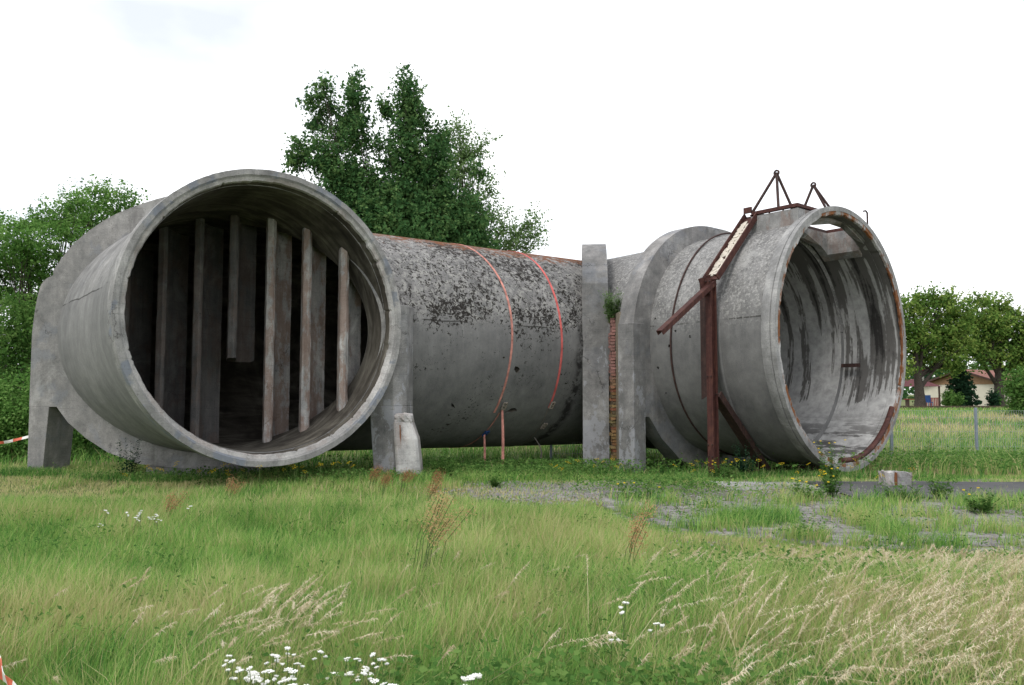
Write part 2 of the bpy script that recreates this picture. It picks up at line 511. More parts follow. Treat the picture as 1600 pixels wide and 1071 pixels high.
def leaf_mat(name, dark, mid, light, trans=0.35):
    m = M(name)
    col = m.ramp(m.attr('tint'), [(0.0, dark), (0.5, mid), (1.0, light)])
    return m.leafy(col, trans + .08)
MAT['leaf_maple'] = leaf_mat('maple_leaves', (.030, .085, .032), (.080, .175, .060), (.20, .31, .11))
MAT['leaf_poplar'] = leaf_mat('poplar_leaves', (.09, .17, .06), (.17, .27, .10), (.27, .38, .18))
MAT['leaf_locust'] = leaf_mat('locust_leaves', (.045, .125, .030), (.135, .28, .065), (.27, .42, .13))
MAT['leaf_lime'] = leaf_mat('lime_leaves', (.045, .115, .028), (.16, .27, .060), (.36, .43, .115))
MAT['leaf_fir'] = leaf_mat('fir_needles', (.012, .036, .020), (.026, .062, .034), (.048, .10, .05), 0.15)
MAT['leaf_weed'] = leaf_mat('weed_leaves', (.045, .11, .028), (.10, .21, .05), (.20, .31, .09))
MAT['grass'] = (lambda m: m.leafy(m.ramp(m.attr('tint'), [(0.0, (.040, .135, .038)), (0.30, (.145, .325, .072)), (0.55, (.310, .475, .125)), (0.75, (.45, .44, .20)), (1.0, (.66, .56, .33))]), 0.35))(M('grass_blades'))
MAT['plume'] = (lambda m: m.leafy(m.ramp(m.attr('tint'), [(0.0, (.34, .27, .14)), (0.5, (.58, .50, .33)), (1.0, (.76, .69, .54))]), 0.3))(M('grass_plumes'))
MAT['dock'] = (lambda m: m.leafy(m.ramp(m.attr('tint'), [(0.0, (.34, .14, .08)), (0.5, (.44, .24, .13)), (1.0, (.58, .42, .22))]), 0.3))(M('dock_seed'))

def ground_mat():
    m = M('meadow_soil')
    n = m.noise(1.6, 7, rough=0.65); g = m.noise(24, 5, rough=0.7); big = m.noise(0.12, 4)
    v = m.addm(m.mul(n, 0.55), m.mul(g, 0.45))
    grass = m.ramp(v, [(0.32, (.035, .065, .020)), (0.5, (.090, .140, .038)), (0.66, (.19, .20, .08))])
    dry = m.ramp(v, [(0.32, (.08, .06, .03)), (0.55, (.22, .16, .08)), (0.68, (.32, .24, .13))])
    grit = m.ramp(m.addm(m.mul(g, 0.6), m.mul(m.vor(22), 0.5)), [(0.3, (.07, .06, .048)), (0.55, (.16, .145, .12)), (0.85, (.30, .28, .26))])
    # bare gritty ground in front of the duct
    dx = m.math('DIVIDE', m.math('SUBTRACT', m.x, 0.95), 1.9); dy = m.math('DIVIDE', m.math('SUBTRACT', m.y, 13.5), 1.7)
    d = m.math('SQRT', m.addm(m.mul(dx, dx), m.mul(dy, dy)))
    kg = m.math('SUBTRACT', 1.0, m.ss(0.75, 1.1, m.addm(d, m.mul(m.math('SUBTRACT', n, 0.5), 0.9))))
    yard = m.mul(m.ss(1.2, 2.2, m.x), m.mul(m.ss(8.3, 9.2, m.y), m.math('SUBTRACT', 1.0, m.ss(15.5, 17.0, m.y))))
    # dry bank beyond the fence
    kb = m.mul(m.ss(24, 30, m.y), m.mul(m.math('SUBTRACT', 1.0, m.ss(44, 50, m.y)), m.ss(0.42, 0.56, m.noise(0.35, 4))))
    col = m.mix(m.mul(m.ss(0.46, 0.6, big), 0.6), grass, dry)
    col = m.mix(kb, col, dry)
    col = m.mix(m.math('MAXIMUM', kg, m.mul(yard, 0.85)), col, grit)
    return m.surf(col, 0.95, v, 0.5, 0.02)
MAT['ground'] = ground_mat()

def asphalt_mat():
    m = M('old_asphalt')
    n = m.noise(1.3, 6, rough=0.65); g = m.noise(70, 3)
    cr = m.ss(0.0, 0.05, m.vor(1.1))
    col = m.ramp(m.addm(m.mul(n, 0.6), m.mul(g, 0.4)), [(0.32, (.045, .045, .047)), (0.55, (.095, .094, .097)), (0.72, (.16, .155, .15))])
    return m.surf(col, 0.9, g, 0.5, 0.01)
MAT['asphalt'] = asphalt_mat()
MAT['slab'] = concrete('concrete_slab', 0.30, warm=0.012, streak=0.1)
MAT['sett'] = (lambda m: m.surf(m.ramp(m.addm(m.mul(m.noise(3.5, 6, rough=0.7), 0.75), m.mul(m.noise(40, 4), 0.25)), [(0.3, (.10, .093, .088)), (0.5, (.205, .195, .19)), (0.68, (.33, .315, .30))]), 0.9, m.noise(30, 4), 0.5, 0.01))(M('paving_setts'))

# ------------------------------------------------------------------ ground, path, yard
xs = np.concatenate([np.linspace(-500, -40, 12)[:-1], np.linspace(-40, -13, 18)[:-1], np.linspace(-13, 14, 109)[:-1], np.linspace(14, 60, 24)[:-1], np.linspace(60, 500, 12)])
ys = np.concatenate([np.linspace(-120, -4, 8)[:-1], np.linspace(-4, 26, 121)[:-1], np.linspace(26, 64, 30)[:-1], np.linspace(64, 900, 14)])
GX, GY = np.meshgrid(xs, ys)
V = np.stack([GX.ravel(), GY.ravel(), gz(GX, GY).ravel()], 1)
nx, ny = len(xs), len(ys)
i0 = (np.arange(ny - 1)[:, None] * nx + np.arange(nx - 1)[None]).ravel()
ground = np_mesh('ground', V, quad=np.stack([i0, i0 + 1, i0 + nx + 1, i0 + nx], 1), mats=[MAT['ground']], kind='structure')

def sheet(name, outline_lo, outline_hi, x0, x1, n, mat, lift, kind='structure'):
    """a thin draped strip between two wavy edges, with a real rim of its own thickness"""
    X = np.linspace(x0, x1, n)
    rows = []
    for t in np.linspace(0, 1, 10):
        Y = outline_lo(X) * (1 - t) + outline_hi(X) * t
        rows.append(np.stack([X, Y, gz(X, Y) + lift], 1))
    V = np.concatenate(rows)
    r = len(rows)
    q = [(j * n + i, j * n + i + 1, (j + 1) * n + i + 1, (j + 1) * n + i) for j in range(r - 1) for i in range(n - 1)]
    border = [i for i in range(n)] + [j * n + n - 1 for j in range(1, r)] + [(r - 1) * n + i for i in range(n - 2, -1, -1)] + [j * n for j in range(r - 2, 0, -1)]
    b = len(V)
    V = np.concatenate([V, V[border] - np.array([0, 0, lift + 0.06])])
    k = len(border)
    q += [(border[i], border[(i + 1) % k], b + (i + 1) % k, b + i) for i in range(k)]
    return np_mesh(name, V, quad=q, mats=[mat], kind=kind)
path_lo = lambda x: 12.15 + 0.20 * np.sin(x * 1.3) + 0.12 * np.sin(x * 3.1 + 1)
path_hi = lambda x: 14.75 + 0.12 * np.sin(x * 0.9 + 2) + 0.08 * np.sin(x * 2.7)
sheet('asphalt_path', path_lo, path_hi, 5.4, 30, 90, MAT['asphalt'], 0.02)
sheet('concrete_apron', lambda x: 13.5 + 0.16 * np.sin(x * 2.9), lambda x: 14.9 + 0.1 * np.sin(x * 2.2), 3.7, 5.37, 24, MAT['slab'], 0.012)

def yard_lo(x): return 8.15 + np.clip((3.6 - x), 0, 9) * 0.95 + 0.15 * np.sin(x * 2.1)
yard_hi = lambda x: 12.0 + 0.15 * np.sin(x * 1.1) + 0 * x
yard = sheet('paved_yard', yard_lo, yard_hi, 1.45, 16, 80, MAT['ground'], 0.006)
stones = []
yy = 8.0
while yy < 12.2:
    xx = 1.3 + random.uniform(0, 0.1)
    while xx < 13:
        w = random.uniform(0.17, 0.27)
        cx = xx + w / 2
        if yard_lo(cx) < yy < yard_hi(cx) and random.random() < 0.93:
            stones.append((cx, yy, w))
        xx += w + 0.022
    yy += 0.165
stones = [s for s in stones if s[0] < 0.70 * s[1] + 0.3]
stones.sort(key=lambda s: s[1] + 0.001 * s[0])
sett_meshes = []
for k in range(8):
    b = MB()
    w = 0.16 + 0.012 * k; d = 0.142
    j = lambda a: random.uniform(-a, a)
    top = [(-w/2 + .012 + j(.008), -d/2 + .01 + j(.006), .0 + j(.006)), (w/2 - .012 + j(.008), -d/2 + .01 + j(.006), .0 + j(.006)),
           (w/2 - .012 + j(.008), d/2 - .01 + j(.006), .0 + j(.006)), (-w/2 + .012 + j(.008), d/2 - .01 + j(.006), .0 + j(.006))]
    mid = [(-w/2, -d/2, -.016), (w/2, -d/2, -.016), (w/2, d/2, -.016), (-w/2, d/2, -.016)]
    bot = [(x, y, -.08) for x, y, z in mid]
    b.add(top + mid + bot, [(0, 1, 2, 3)] + [(4 + i, 4 + (i + 1) % 4, (i + 1) % 4, i) for i in range(4)] + [(8 + i, 8 + (i + 1) % 4, 4 + (i + 1) % 4, 4 + i) for i in range(4)])
    me = bpy.data.meshes.new('paving_stone')
    me.from_pydata(b.v, [], b.f); me.materials.append(MAT['sett'])
    sett_meshes.append(me)
rest = MB()
for i, (cx, cy, w) in enumerate(stones):
    k = int(np.clip((w - 0.165) / 0.012, 0, 7))
    me = sett_meshes[k]
    z = float(gz(cx, cy)) + 0.028 + random.uniform(-.008, .008)
    if i < 300:
        o = link('paving_stone', me, yard)
        o.location = (cx, cy, z); o.rotation_euler = (random.uniform(-.02, .02), random.uniform(-.02, .02), random.uniform(-.04, .04))
    else:
        rest.add([(v.co.x + cx, v.co.y + cy, v.co.z + z) for v in me.vertices], [tuple(p.vertices) for p in me.polygons])
rest.build('paving_stone_field', MAT['sett'], yard, kind='stuff', fix=False)

# ------------------------------------------------------------------ the concrete wind tunnel
CL = Vector((-6.107, 15.92, 2.88))
LEN = 11.08
CR = CL + dirh(50) * LEN; CR.z = 2.83
ML = Vector((-4.159, 13.6, 2.98))
tunnel = thing('wind_tunnel', 'huge weathered concrete wind tunnel of joined ducts with two open round mouths', 'wind tunnel', (CL.x, CL.y, 0))

def shell(name, C, head, s0, k0, s1, k1, H0, H1, prof_out, prof_in, mats, nseg=128, skip=None, parent=tunnel, wob=0.006):
    """a duct: its two ends cut square (k=0) or at the mitre (k=+-1). prof: (t, radius) pairs, t running 0..1 along the duct"""
    d, r = dirh(head), dirh(head + 90)
    b = MB()
    def ring_pt(t, R, a):
        u = R * math.cos(a)
        sa, sb = s0 + k0 * u, s1 + k1 * u
        s = sa + t * (sb - sa)
        hc = H0 + (H1 - H0) * t
        p = C + d * s + r * u
        return (p.x, p.y, hc + R * math.sin(a)), s, u
    def grid(prof, mi):
        nt = len(prof)
        V = []; P = []
        for t, R in prof:
            for k in range(nseg):
                a = 2 * math.pi * k / nseg
                RR = R + wob * math.sin(7 * a + 9 * t) * math.sin(3.1 * t + a)
                p, s, u = ring_pt(t, RR, a)
                V.append(p); P.append((s, u, math.sin(a)))
        fs = []
        for i in range(nt - 1):
            for k in range(nseg):
                q = (i * nseg + k, i * nseg + (k + 1) % nseg, (i + 1) * nseg + (k + 1) % nseg, (i + 1) * nseg + k)
                if skip is not None and skip(sum(P[j][0] for j in q) / 4, sum(P[j][1] for j in q) / 4, P[q[0]][2]): continue
                fs.append(q if mi == 0 else q[::-1])
        return V, fs
    Vo, Fo = grid(prof_out, 0)
    Vi, Fi = grid(prof_in, 1)
    no, ni = len(Vo), len(Vi)
    b.v = Vo + Vi
    b.f = Fo + [tuple(i + no for i in q) for q in Fi]
    b.m = [0] * len(Fo) + [1] * len(Fi)
    lo, li = (len(prof_out) - 1) * nseg, no + (len(prof_in) - 1) * nseg
    for k in range(nseg):
        k2 = (k + 1) % nseg
        b.f.append((k, no + k, no + k2, k2)); b.m.append(0)
        b.f.append((lo + k, lo + k2, li + k2, li + k)); b.m.append(0)
    return b.build(name, mats, parent, smooth=35, fix=False)

def lin(R0, R1, n): return [(i / (n - 1), R0 + (R1 - R0) * i / (n - 1)) for i in range(n)]

# left duct, from its mouth back to the mitre (axis heading 320)
po = [(0.0, 2.56), (0.10, 2.55), (0.16, 2.52), (0.24, 2.47), (0.34, 2.445), (0.5, 2.44), (0.75, 2.44), (1.0, 2.45)]
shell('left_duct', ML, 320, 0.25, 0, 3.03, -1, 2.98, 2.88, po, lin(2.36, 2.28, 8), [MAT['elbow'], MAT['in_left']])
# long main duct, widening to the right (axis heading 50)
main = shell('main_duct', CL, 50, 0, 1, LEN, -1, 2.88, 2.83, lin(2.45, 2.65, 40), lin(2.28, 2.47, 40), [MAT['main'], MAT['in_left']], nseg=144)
# right duct (axis heading 140), plain part and wider front part
rear_duct = shell('rear_duct', CR, 140, 0, 1, 6.32, 0, 2.83, 2.85, lin(2.65, 2.71, 24), lin(2.47, 2.52, 24), [MAT['right'], MAT['in_right']], nseg=144)
HS0, HS1, HU0, HU1 = 6.55, 7.36, -1.5, 1.36        # the hatch in the crown
hatch = lambda s, u, sn: sn > 0 and HS0 < s < HS1 and HU0 < u < HU1
fr = lin(2.80, 2.82, 41); fi = lin(2.66, 2.69, 41)
shell('front_duct', CR, 140, 6.30, 0, 7.52, 0, 2.85, 2.86, fr, fi, [MAT['right'], MAT['in_right']], nseg=200, skip=hatch)

def holes(obj, cutters):
    """knock the broken holes through a duct wall"""
    b = MB()
    for C, head, s, ang, R, poly in cutters:
        d, r = dirh(head), dirh(head + 90)
        a = math.radians(ang)
        n = r * math.cos(a) + Vector((0, 0, 1)) * math.sin(a)
        tdir = n.cross(d)
        c = C + d * s + n * R
        k = len(poly)
        v = [c + n * 0.2 + d * x + tdir * y for x, y in poly] + [c - n * 0.6 + d * x + tdir * y for x, y in poly]
        b.add(v, [tuple(range(k)), tuple(range(k, 2 * k))[::-1]] + [(i, k + i, k + (i + 1) % k, (i + 1) % k) for i in range(k)])
    cut = b.build('hole_cutter', MAT['in_left'])
    cut.location = -obj.parent.location
    cut.parent = obj.parent
    md = obj.modifiers.new('holes', 'BOOLEAN'); md.operation = 'DIFFERENCE'; md.object = cut; md.solver = 'EXACT'
    cut.location = (-obj.parent.location.x, -obj.parent.location.y, -obj.parent.location.z)
    dg = bpy.context.evaluated_depsgraph_get()
    me = bpy.data.meshes.new_from_object(obj.evaluated_get(dg))
    obj.modifiers.clear()
    obj.data = me
    bpy.data.objects.remove(cut)
rag = lambda r, n, k: [(r * random.uniform(.65, 1.2) * math.cos(2 * math.pi * i / n + k), r * random.uniform(.6, 1.2) * math.sin(2 * math.pi * i / n + k)) for i in range(n)]
holes(main, [(CL, 50, 6.04, -15.3, 2.56, rag(.085, 8, 0)), (CL, 50, 6.24, -38.4, 2.56, [(-.16, -.10), (.06, -.08), (.20, -.02), (.10, .05), (0, .04)]),
             (CL, 50, 4.55, -36.0, 2.53, [(-.06, .06), (-.02, -.04), (.10, -.08), (.03, 0)]), (CL, 50, 4.70, -49.5, 2.53, [(-.07, .03), (.0, -.04), (.07, .03)]),
             (CL, 50, 5.62, -9.5, 2.55, rag(.03, 6, 1)), (CL, 50, 2.76, 8.0, 2.5, rag(.035, 6, 1))])
holes(rear_duct, [(CR, 140, 4.98, -2.6, 2.69, rag(.045, 7, 0)), (CR, 140, 5.57, 1.3, 2.7, rag(.035, 7, 2)), (CR, 140, 5.16, 4.5, 2.69, rag(.03, 6, 1)),
                  (CR, 140, 4.55, 11.5, 2.69, rag(.03, 6, 1)), (CR, 140, 4.60, -13.0, 2.69, rag(.035, 6, 0)), (CR, 140, 4.66, -26, 2.69, rag(.03, 6, 0)), (CR, 140, 5.02, -8.0, 2.69, rag(.025, 6, 0))])

def revolve(name, C, head, H, prof, mats, nseg=160, jag=None, parent=tunnel, mi=None, smooth=35):
    """closed ring: prof = (s, R) loop, jag(i, angle) shifts a profile point to leave a broken edge"""
    d, r = dirh(head), dirh(head + 90)
    b = MB(); n = len(prof)
    for k in range(nseg):
        a = 2 * math.pi * k / nseg
        for i, (s, R) in enumerate(prof):
            if jag:
                ds, dR = jag(i, a); s, R = s + ds, R + dR
            p = C + d * s + r * (R * math.cos(a))
            b.v.append((p.x, p.y, H + R * math.sin(a)))
    for k in range(nseg):
        for i in range(n):
            b.f.append((k * n + i, k * n + (i + 1) % n, ((k + 1) % nseg) * n + (i + 1) % n, ((k + 1) % nseg) * n + i))
            b.m.append(mi[i] if mi else 0)
    return b.build(name, mats, parent, smooth=smooth)
_jr = np.random.default_rng(3)
_jt = _jr.normal(0, 1, (6, 720))
for _i in range(6): _jt[_i] = np.convolve(np.r_[_jt[_i], _jt[_i][:8]], np.ones(5) / 5, 'same')[:720]
def jag_l(i, a):
    k = int(a / (2 * math.pi) * 720) % 720
    if i in (3, 4): return (_jt[0][k] * .010, _jt[1][k] * .009 + (0.022 if _jt[3][k] > .7 else 0))
    if i in (0, 1): return (_jt[4][k] * .004, _jt[5][k] * .004)
    return (0, 0)
revolve('rim', ML, 320, 2.98, [(0, 2.594), (0, 2.50), (0.035, 2.465), (0.055, 2.405), (0.10, 2.385), (0.40, 2.355), (0.42, 2.45), (0.36, 2.585), (0.30, 2.594)],
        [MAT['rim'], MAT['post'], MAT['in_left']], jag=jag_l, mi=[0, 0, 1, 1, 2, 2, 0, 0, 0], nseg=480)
def jag_r(i, a):
    k = int(a / (2 * math.pi) * 720) % 720
    if i in (3, 4): return (_jt[2][k] * .012, _jt[3][k] * .012 + (0.03 if _jt[1][k] > .7 else 0))
    return (0, 0)
revolve('rim', CR + dirh(140) * 7.76, 320, 2.86, [(0, 2.905), (0, 2.80), (0.008, 2.795), (0.008, 2.725), (0.05, 2.70), (0.30, 2.695), (0.34, 2.71), (0.34, 2.86), (0.22, 2.905), (0.12, 2.905), (0.115, 2.885), (0.10, 2.885), (0.095, 2.905)],
        [MAT['rim2'], MAT['rim_rust'], MAT['in_right']], jag=jag_r, mi=[0, 1, 1, 1, 2, 2, 0, 0, 0, 0, 0, 0, 0], nseg=480)
# rusty steel pipe lying along the bottom of the right rim
b = MB()
pts = []
for k in range(30):
    a = math.radians(-97 + 85 * k / 29)          # far side of the rim floor
    p = CR + dirh(140) * 7.70 + dirh(50) * (2.66 * math.cos(a))
    pts.append((p.x, p.y, 2.86 + 2.66 * math.sin(a)))
b.tube(pts[:22], 0.062, 8)
b.build('steel_lining_hoop', MAT['steel'], tunnel, smooth=50)
# rust-eaten steel strip standing along the far side of the right rim
b = MB()
pts = []
for k in range(40):
    a = math.radians(-22 + 62 * k / 39)
    p = CR + dirh(140) * 7.735 + dirh(50) * (2.715 * math.cos(a))
    pts.append((p.x, p.y, 2.86 + 2.715 * math.sin(a)))
b.tube(pts, [random.uniform(.018, .040) for _ in pts], 6)
b.build('rust_strip', MAT['rust'], tunnel)

def frame_plate(name, C, wdir, n0, n1, ndir, outline, Rin_w, Rin_h, hc, mats, nseg=220, parent=tunnel, wshift=0.0):
    """flat rib of the given outline (w, h), pierced by the duct; n0..n1 is its thickness along ndir"""
    W, N = dirh(wdir), dirh(ndir)
    k = len(outline)
    angs = sorted(set([2 * math.pi * i / nseg for i in range(nseg)] + [math.atan2(h - hc, w) % (2 * math.pi) for w, h in outline]))
    ring_o, ring_i = [], []
    for a in angs:
        ca, sa = math.cos(a), math.sin(a)
        best = None
        for i in range(k):
            x1, y1 = outline[i][0], outline[i][1] - hc
            x2, y2 = outline[(i + 1) % k][0], outline[(i + 1) % k][1] - hc
            dx, dy = x2 - x1, y2 - y1
            den = ca * dy - sa * dx
            if abs(den) < 1e-9: continue
            t = (x1 * dy - y1 * dx) / den
            q = (x1 * sa - y1 * ca) / den
            if t > 0 and -1e-6 <= q <= 1 + 1e-6 and (best is None or t > best): best = t
        ring_o.append((best * ca, hc + best * sa))
        ri = 1 / math.sqrt((ca / Rin_w) ** 2 + (sa / Rin_h) ** 2)
        ring_i.append((ri * ca + wshift, hc + ri * sa))
    b = MB(); n = len(angs)
    for nn in (n0, n1):
        for ring in (ring_o, ring_i):
            for w, h in ring:
                p = C + W * w + N * nn
                b.v.append((p.x, p.y, h))
    for i in range(n):
        j = (i + 1) % n
        b.f += [(i, j, n + j, n + i), (2 * n + j, 2 * n + i, 3 * n + i, 3 * n + j), (i, 2 * n + i, 2 * n + j, j), (n + i, n + j, 3 * n + j, 3 * n + i)]
        b.m += [0] * 4
    return b.build(name, mats, parent, smooth=28)

SQ = math.sqrt(2)
def soft(pts, i0, i1, k=5):
    """round the arch part of an outline (Catmull-Rom between points i0..i1)"""
    out = list(pts[:i0])
    for i in range(i0, i1):
        p0, p1, p2, p3 = pts[max(i - 1, i0)], pts[i], pts[i + 1], pts[min(i + 2, i1)]
        for j in range(k):
            t = j / k
            out.append(tuple(.5 * (2 * b + (c - a) * t + (2 * a - 5 * b + 4 * c - d) * t * t + (3 * b - a - 3 * c + d) * t ** 3) for a, b, c, d in zip(p0, p1, p2, p3)))
    return out + list(pts[i1:])
left_out = [(-3.71, 1.38), (-3.71, 2.89), (-3.66, 3.41), (-3.57, 3.84), (-3.45, 4.0), (-3.30, 4.08), (-3.28, 4.20), (-2.88, 4.72), (-2.32, 5.14), (-1.79, 5.40), (-.92, 5.66), (0, 5.76), (1, 5.66),
            (1.9, 5.32), (2.75, 4.72), (3.3, 4.1), (3.62, 3.5), (3.74, 2.9), (3.74, 1.30), (3.35, 1.30), (2.95, 1.03), (2.5, .70), (2.0, .43), (1.3, .22), (0, .12), (-1.32, .24), (-2, .47), (-2.47, .75), (-2.87, 1.07), (-3.12, 1.38)]
frame_plate('mitre_frame', CL, 95, -.30, .30, 5, soft(left_out, 1, 17), 3.36, 2.40, 2.88, MAT['plate'], wshift=.22)
def pt(C, *dv):
    p = Vector(C)
    for a, v in dv: p = p + dirh(a) * v
    return p
def leg(C, wdir, ndir, quad_lo, quad_hi, z0, z1, mat, name='leg', bevel=0.012, parent=tunnel):
    b = MB()
    lo = [pt(C, (wdir, w), (ndir, n)) for w, n in quad_lo]; hi = [pt(C, (wdir, w), (ndir, n)) for w, n in quad_hi]
    k = len(lo)
    b.add([(p.x, p.y, z0) for p in lo] + [(p.x, p.y, z1) for p in hi], [tuple(range(k))[::-1], tuple(range(k, 2 * k))] + [(i, (i + 1) % k, k + (i + 1) % k, k + i) for i in range(k)])
    return b.build(name, mat, parent, bevel=bevel)
leg(CL, 95, 5, [(-3.70, -.30), (-3.40, -.30), (-3.40, .55), (-3.70, .55)], [(-3.71, -.30), (-3.28, -.30), (-3.28, .55), (-3.71, .55)], -.4, 1.378, MAT['plate'])
leg(CL, 95, 5, [(3.50, -.31), (3.86, -.31), (4.06, -.10), (4.06, .5), (3.50, .5)], [(3.36, -.31), (3.84, -.31), (4.05, -.10), (4.05, .5), (3.36, .5)], -.4, 1.40, MAT['pillar'])
leg(CL, 95, 5, [(3.62, -.306), (3.84, -.306), (4.047, -.10), (4.047, .5), (3.62, .5)], [(3.62, -.306), (3.80, -.306), (4.04, -.10), (4.04, .5), (3.62, .5)], 1.402, 3.40, MAT['pillar'])
# low sill wall under the left mouth frame
b = MB(); q = [pt(CL, (95, w), (5, n)) for w, n in ((-1.2, -.26), (1.2, -.26), (1.2, .26), (-1.2, .26))]
b.prism(q, -.4, .22); b.build('sill_wall', MAT['plate'], tunnel)

# turning vanes in the left bend
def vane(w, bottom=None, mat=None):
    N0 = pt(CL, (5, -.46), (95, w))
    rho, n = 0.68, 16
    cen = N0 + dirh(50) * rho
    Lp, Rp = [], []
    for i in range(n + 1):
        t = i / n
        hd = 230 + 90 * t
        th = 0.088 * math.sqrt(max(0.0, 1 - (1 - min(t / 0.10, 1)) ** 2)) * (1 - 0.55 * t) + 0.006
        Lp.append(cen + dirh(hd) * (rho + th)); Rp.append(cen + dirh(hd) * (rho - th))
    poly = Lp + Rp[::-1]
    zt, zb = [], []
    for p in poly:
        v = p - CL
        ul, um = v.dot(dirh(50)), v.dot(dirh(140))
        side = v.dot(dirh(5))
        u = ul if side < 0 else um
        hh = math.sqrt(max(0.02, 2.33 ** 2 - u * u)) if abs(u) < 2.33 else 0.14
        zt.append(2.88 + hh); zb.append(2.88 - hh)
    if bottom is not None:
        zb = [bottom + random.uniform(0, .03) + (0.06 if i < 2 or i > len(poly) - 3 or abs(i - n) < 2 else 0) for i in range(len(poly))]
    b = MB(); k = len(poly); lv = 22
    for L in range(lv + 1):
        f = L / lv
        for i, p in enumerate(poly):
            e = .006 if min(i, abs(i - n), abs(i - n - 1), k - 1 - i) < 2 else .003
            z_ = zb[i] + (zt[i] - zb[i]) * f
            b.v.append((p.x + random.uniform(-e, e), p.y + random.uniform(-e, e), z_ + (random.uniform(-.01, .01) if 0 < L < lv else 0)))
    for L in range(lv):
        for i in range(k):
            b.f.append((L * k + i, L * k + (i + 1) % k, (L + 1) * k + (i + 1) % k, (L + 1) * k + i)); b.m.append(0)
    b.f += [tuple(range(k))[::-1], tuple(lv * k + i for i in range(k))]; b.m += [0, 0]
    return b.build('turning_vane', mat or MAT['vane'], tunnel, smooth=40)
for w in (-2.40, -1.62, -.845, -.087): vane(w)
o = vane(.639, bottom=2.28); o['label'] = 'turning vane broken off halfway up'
for w in (1.411, 2.151, 2.909): vane(w, mat=MAT['vane_lit'])['label'] = 'turning vane with daylight painted into its paler concrete'

# inner-corner frame of the right bend: seen almost edge-on
ro = [(-4.0, -.4), (-4.0, 4.36), (-3.85, 4.72), (-3.45, 5.18), (-2.85, 5.53), (-2.0, 5.68), (-1, 5.80), (0, 5.85), (1.2, 5.72), (2.3, 5.35), (3.2, 4.6), (3.8, 3.7), (4.0, 2.9), (4.0, -.4), (3.4, -.4), (3.4, 1.1), (2.6, .62), (1.4, .22), (0, .02), (-1.4, .22), (-2.6, .62), (-3.4, 1.1), (-3.4, -.4)]
ro_star = [(-4.0, 1.1)] + ro[1:13] + [(4.0, 1.1)] + ro[15:22]
frame_plate('mitre_frame', CR, 5, -.30, .32, 95, soft(ro_star, 1, 12), 3.62, 2.56, 2.83, MAT['plate'], wshift=-.2)
leg(CR, 5, 95, [(-4.02, -.31), (-3.4, -.31), (-3.4, .33), (-4.02, .33)], [(-4.012, -.308), (-3.4, -.308), (-3.4, .328), (-4.012, .328)], -.6, 4.36, MAT['pillar'])
leg(CR, 5, 95, [(3.4, -.31), (4.02, -.31), (4.02, .33), (3.4, .33)], [(3.4, -.31), (4.02, -.31), (4.02, .33), (3.4, .33)], -.6, 1.1, MAT['pillar'])
# square frame ring round the right duct
rr = [(3.25, 1.12)] + [(3.25 * math.cos(a), 2.84 + 3.0 * math.sin(a) + .10 * abs(math.sin(2 * a))) for a in np.linspace(0, math.pi, 60)] + [(-3.25, 1.12), (-2.72, 1.12),
      (-2.3, .62), (-1.6, .08), (-.8, -.2), (0, -.32), (.8, -.2), (1.6, .08), (2.3, .62), (2.72, 1.12)]
frame_plate('duct_ring', CR, 230, 3.97, 4.42, 140, rr, 2.55, 2.55, 2.84, MAT['plate'])
leg(CR, 230, 140, [(3.26, 3.96), (2.86, 3.96), (2.86, 4.43), (3.26, 4.43)], [(3.256, 3.962), (2.86, 3.962), (2.86, 4.428), (3.256, 4.428)], -.6, 3.25, MAT['pillar'])
leg(CR, 230, 140, [(-3.26, 3.96), (-2.86, 3.96), (-2.86, 4.43), (-3.26, 4.43)], [(-3.26, 3.96), (-2.86, 3.96), (-2.86, 4.43), (-3.26, 4.43)], -.6, 1.12, MAT['pillar'])

# brick filling of the joint between the two frames
pA = pt(CR, (5, -3.93), (95, .335)); pB = pt(CR, (230, 3.24), (140, 3.955))
mid = (pA + pB) / 2
jd = (pB - pA); jw = jd.length; jd.normalize()
jn = Vector((jd.y, -jd.x, 0))
if jn.y > 0: jn = -jn
infill = MB(); infill.obox((mid.x + -jn.x * .15, mid.y - jn.y * .15, 1.55), jd * (jw / 2 - .004), jn * .12, Vector((0, 0, 1.98)))
inf = infill.build('brick_infill', MAT['mortar'], tunnel)
brick_me = []
for k in range(6):
    b = MB()
    b.obox((0, 0, 0), jd * (.140 if k % 2 else .066), jn * .055, Vector((0, 0, .031)))
    b.v = [(x + random.uniform(-.010, .010), y + random.uniform(-.012, .012), z + random.uniform(-.007, .007)) for x, y, z in b.v]
    me = bpy.data.meshes.new('brick'); me.from_pydata(b.v, [], b.f); me.materials.append(MAT['brick'])
    brick_me.append(me)
z = -.35; row = 0
while z < 3.55:
    cells = [(0, .224)] if row % 2 == 0 else [(-.073, .104), (.073, .104)]
    for off, wd in cells:
        o = link('brick', brick_me[random.choice((1, 3, 5)) if wd > .2 else random.choice((0, 2, 4))], inf)
        p = mid + jd * (off + random.uniform(-.014, .014)) + jn * random.uniform(-.01, .04)
        o.location = Vector((p.x, p.y, z)) - tunnel.location
        o.scale = (1, 1, 1)
    z += .074; row += 1

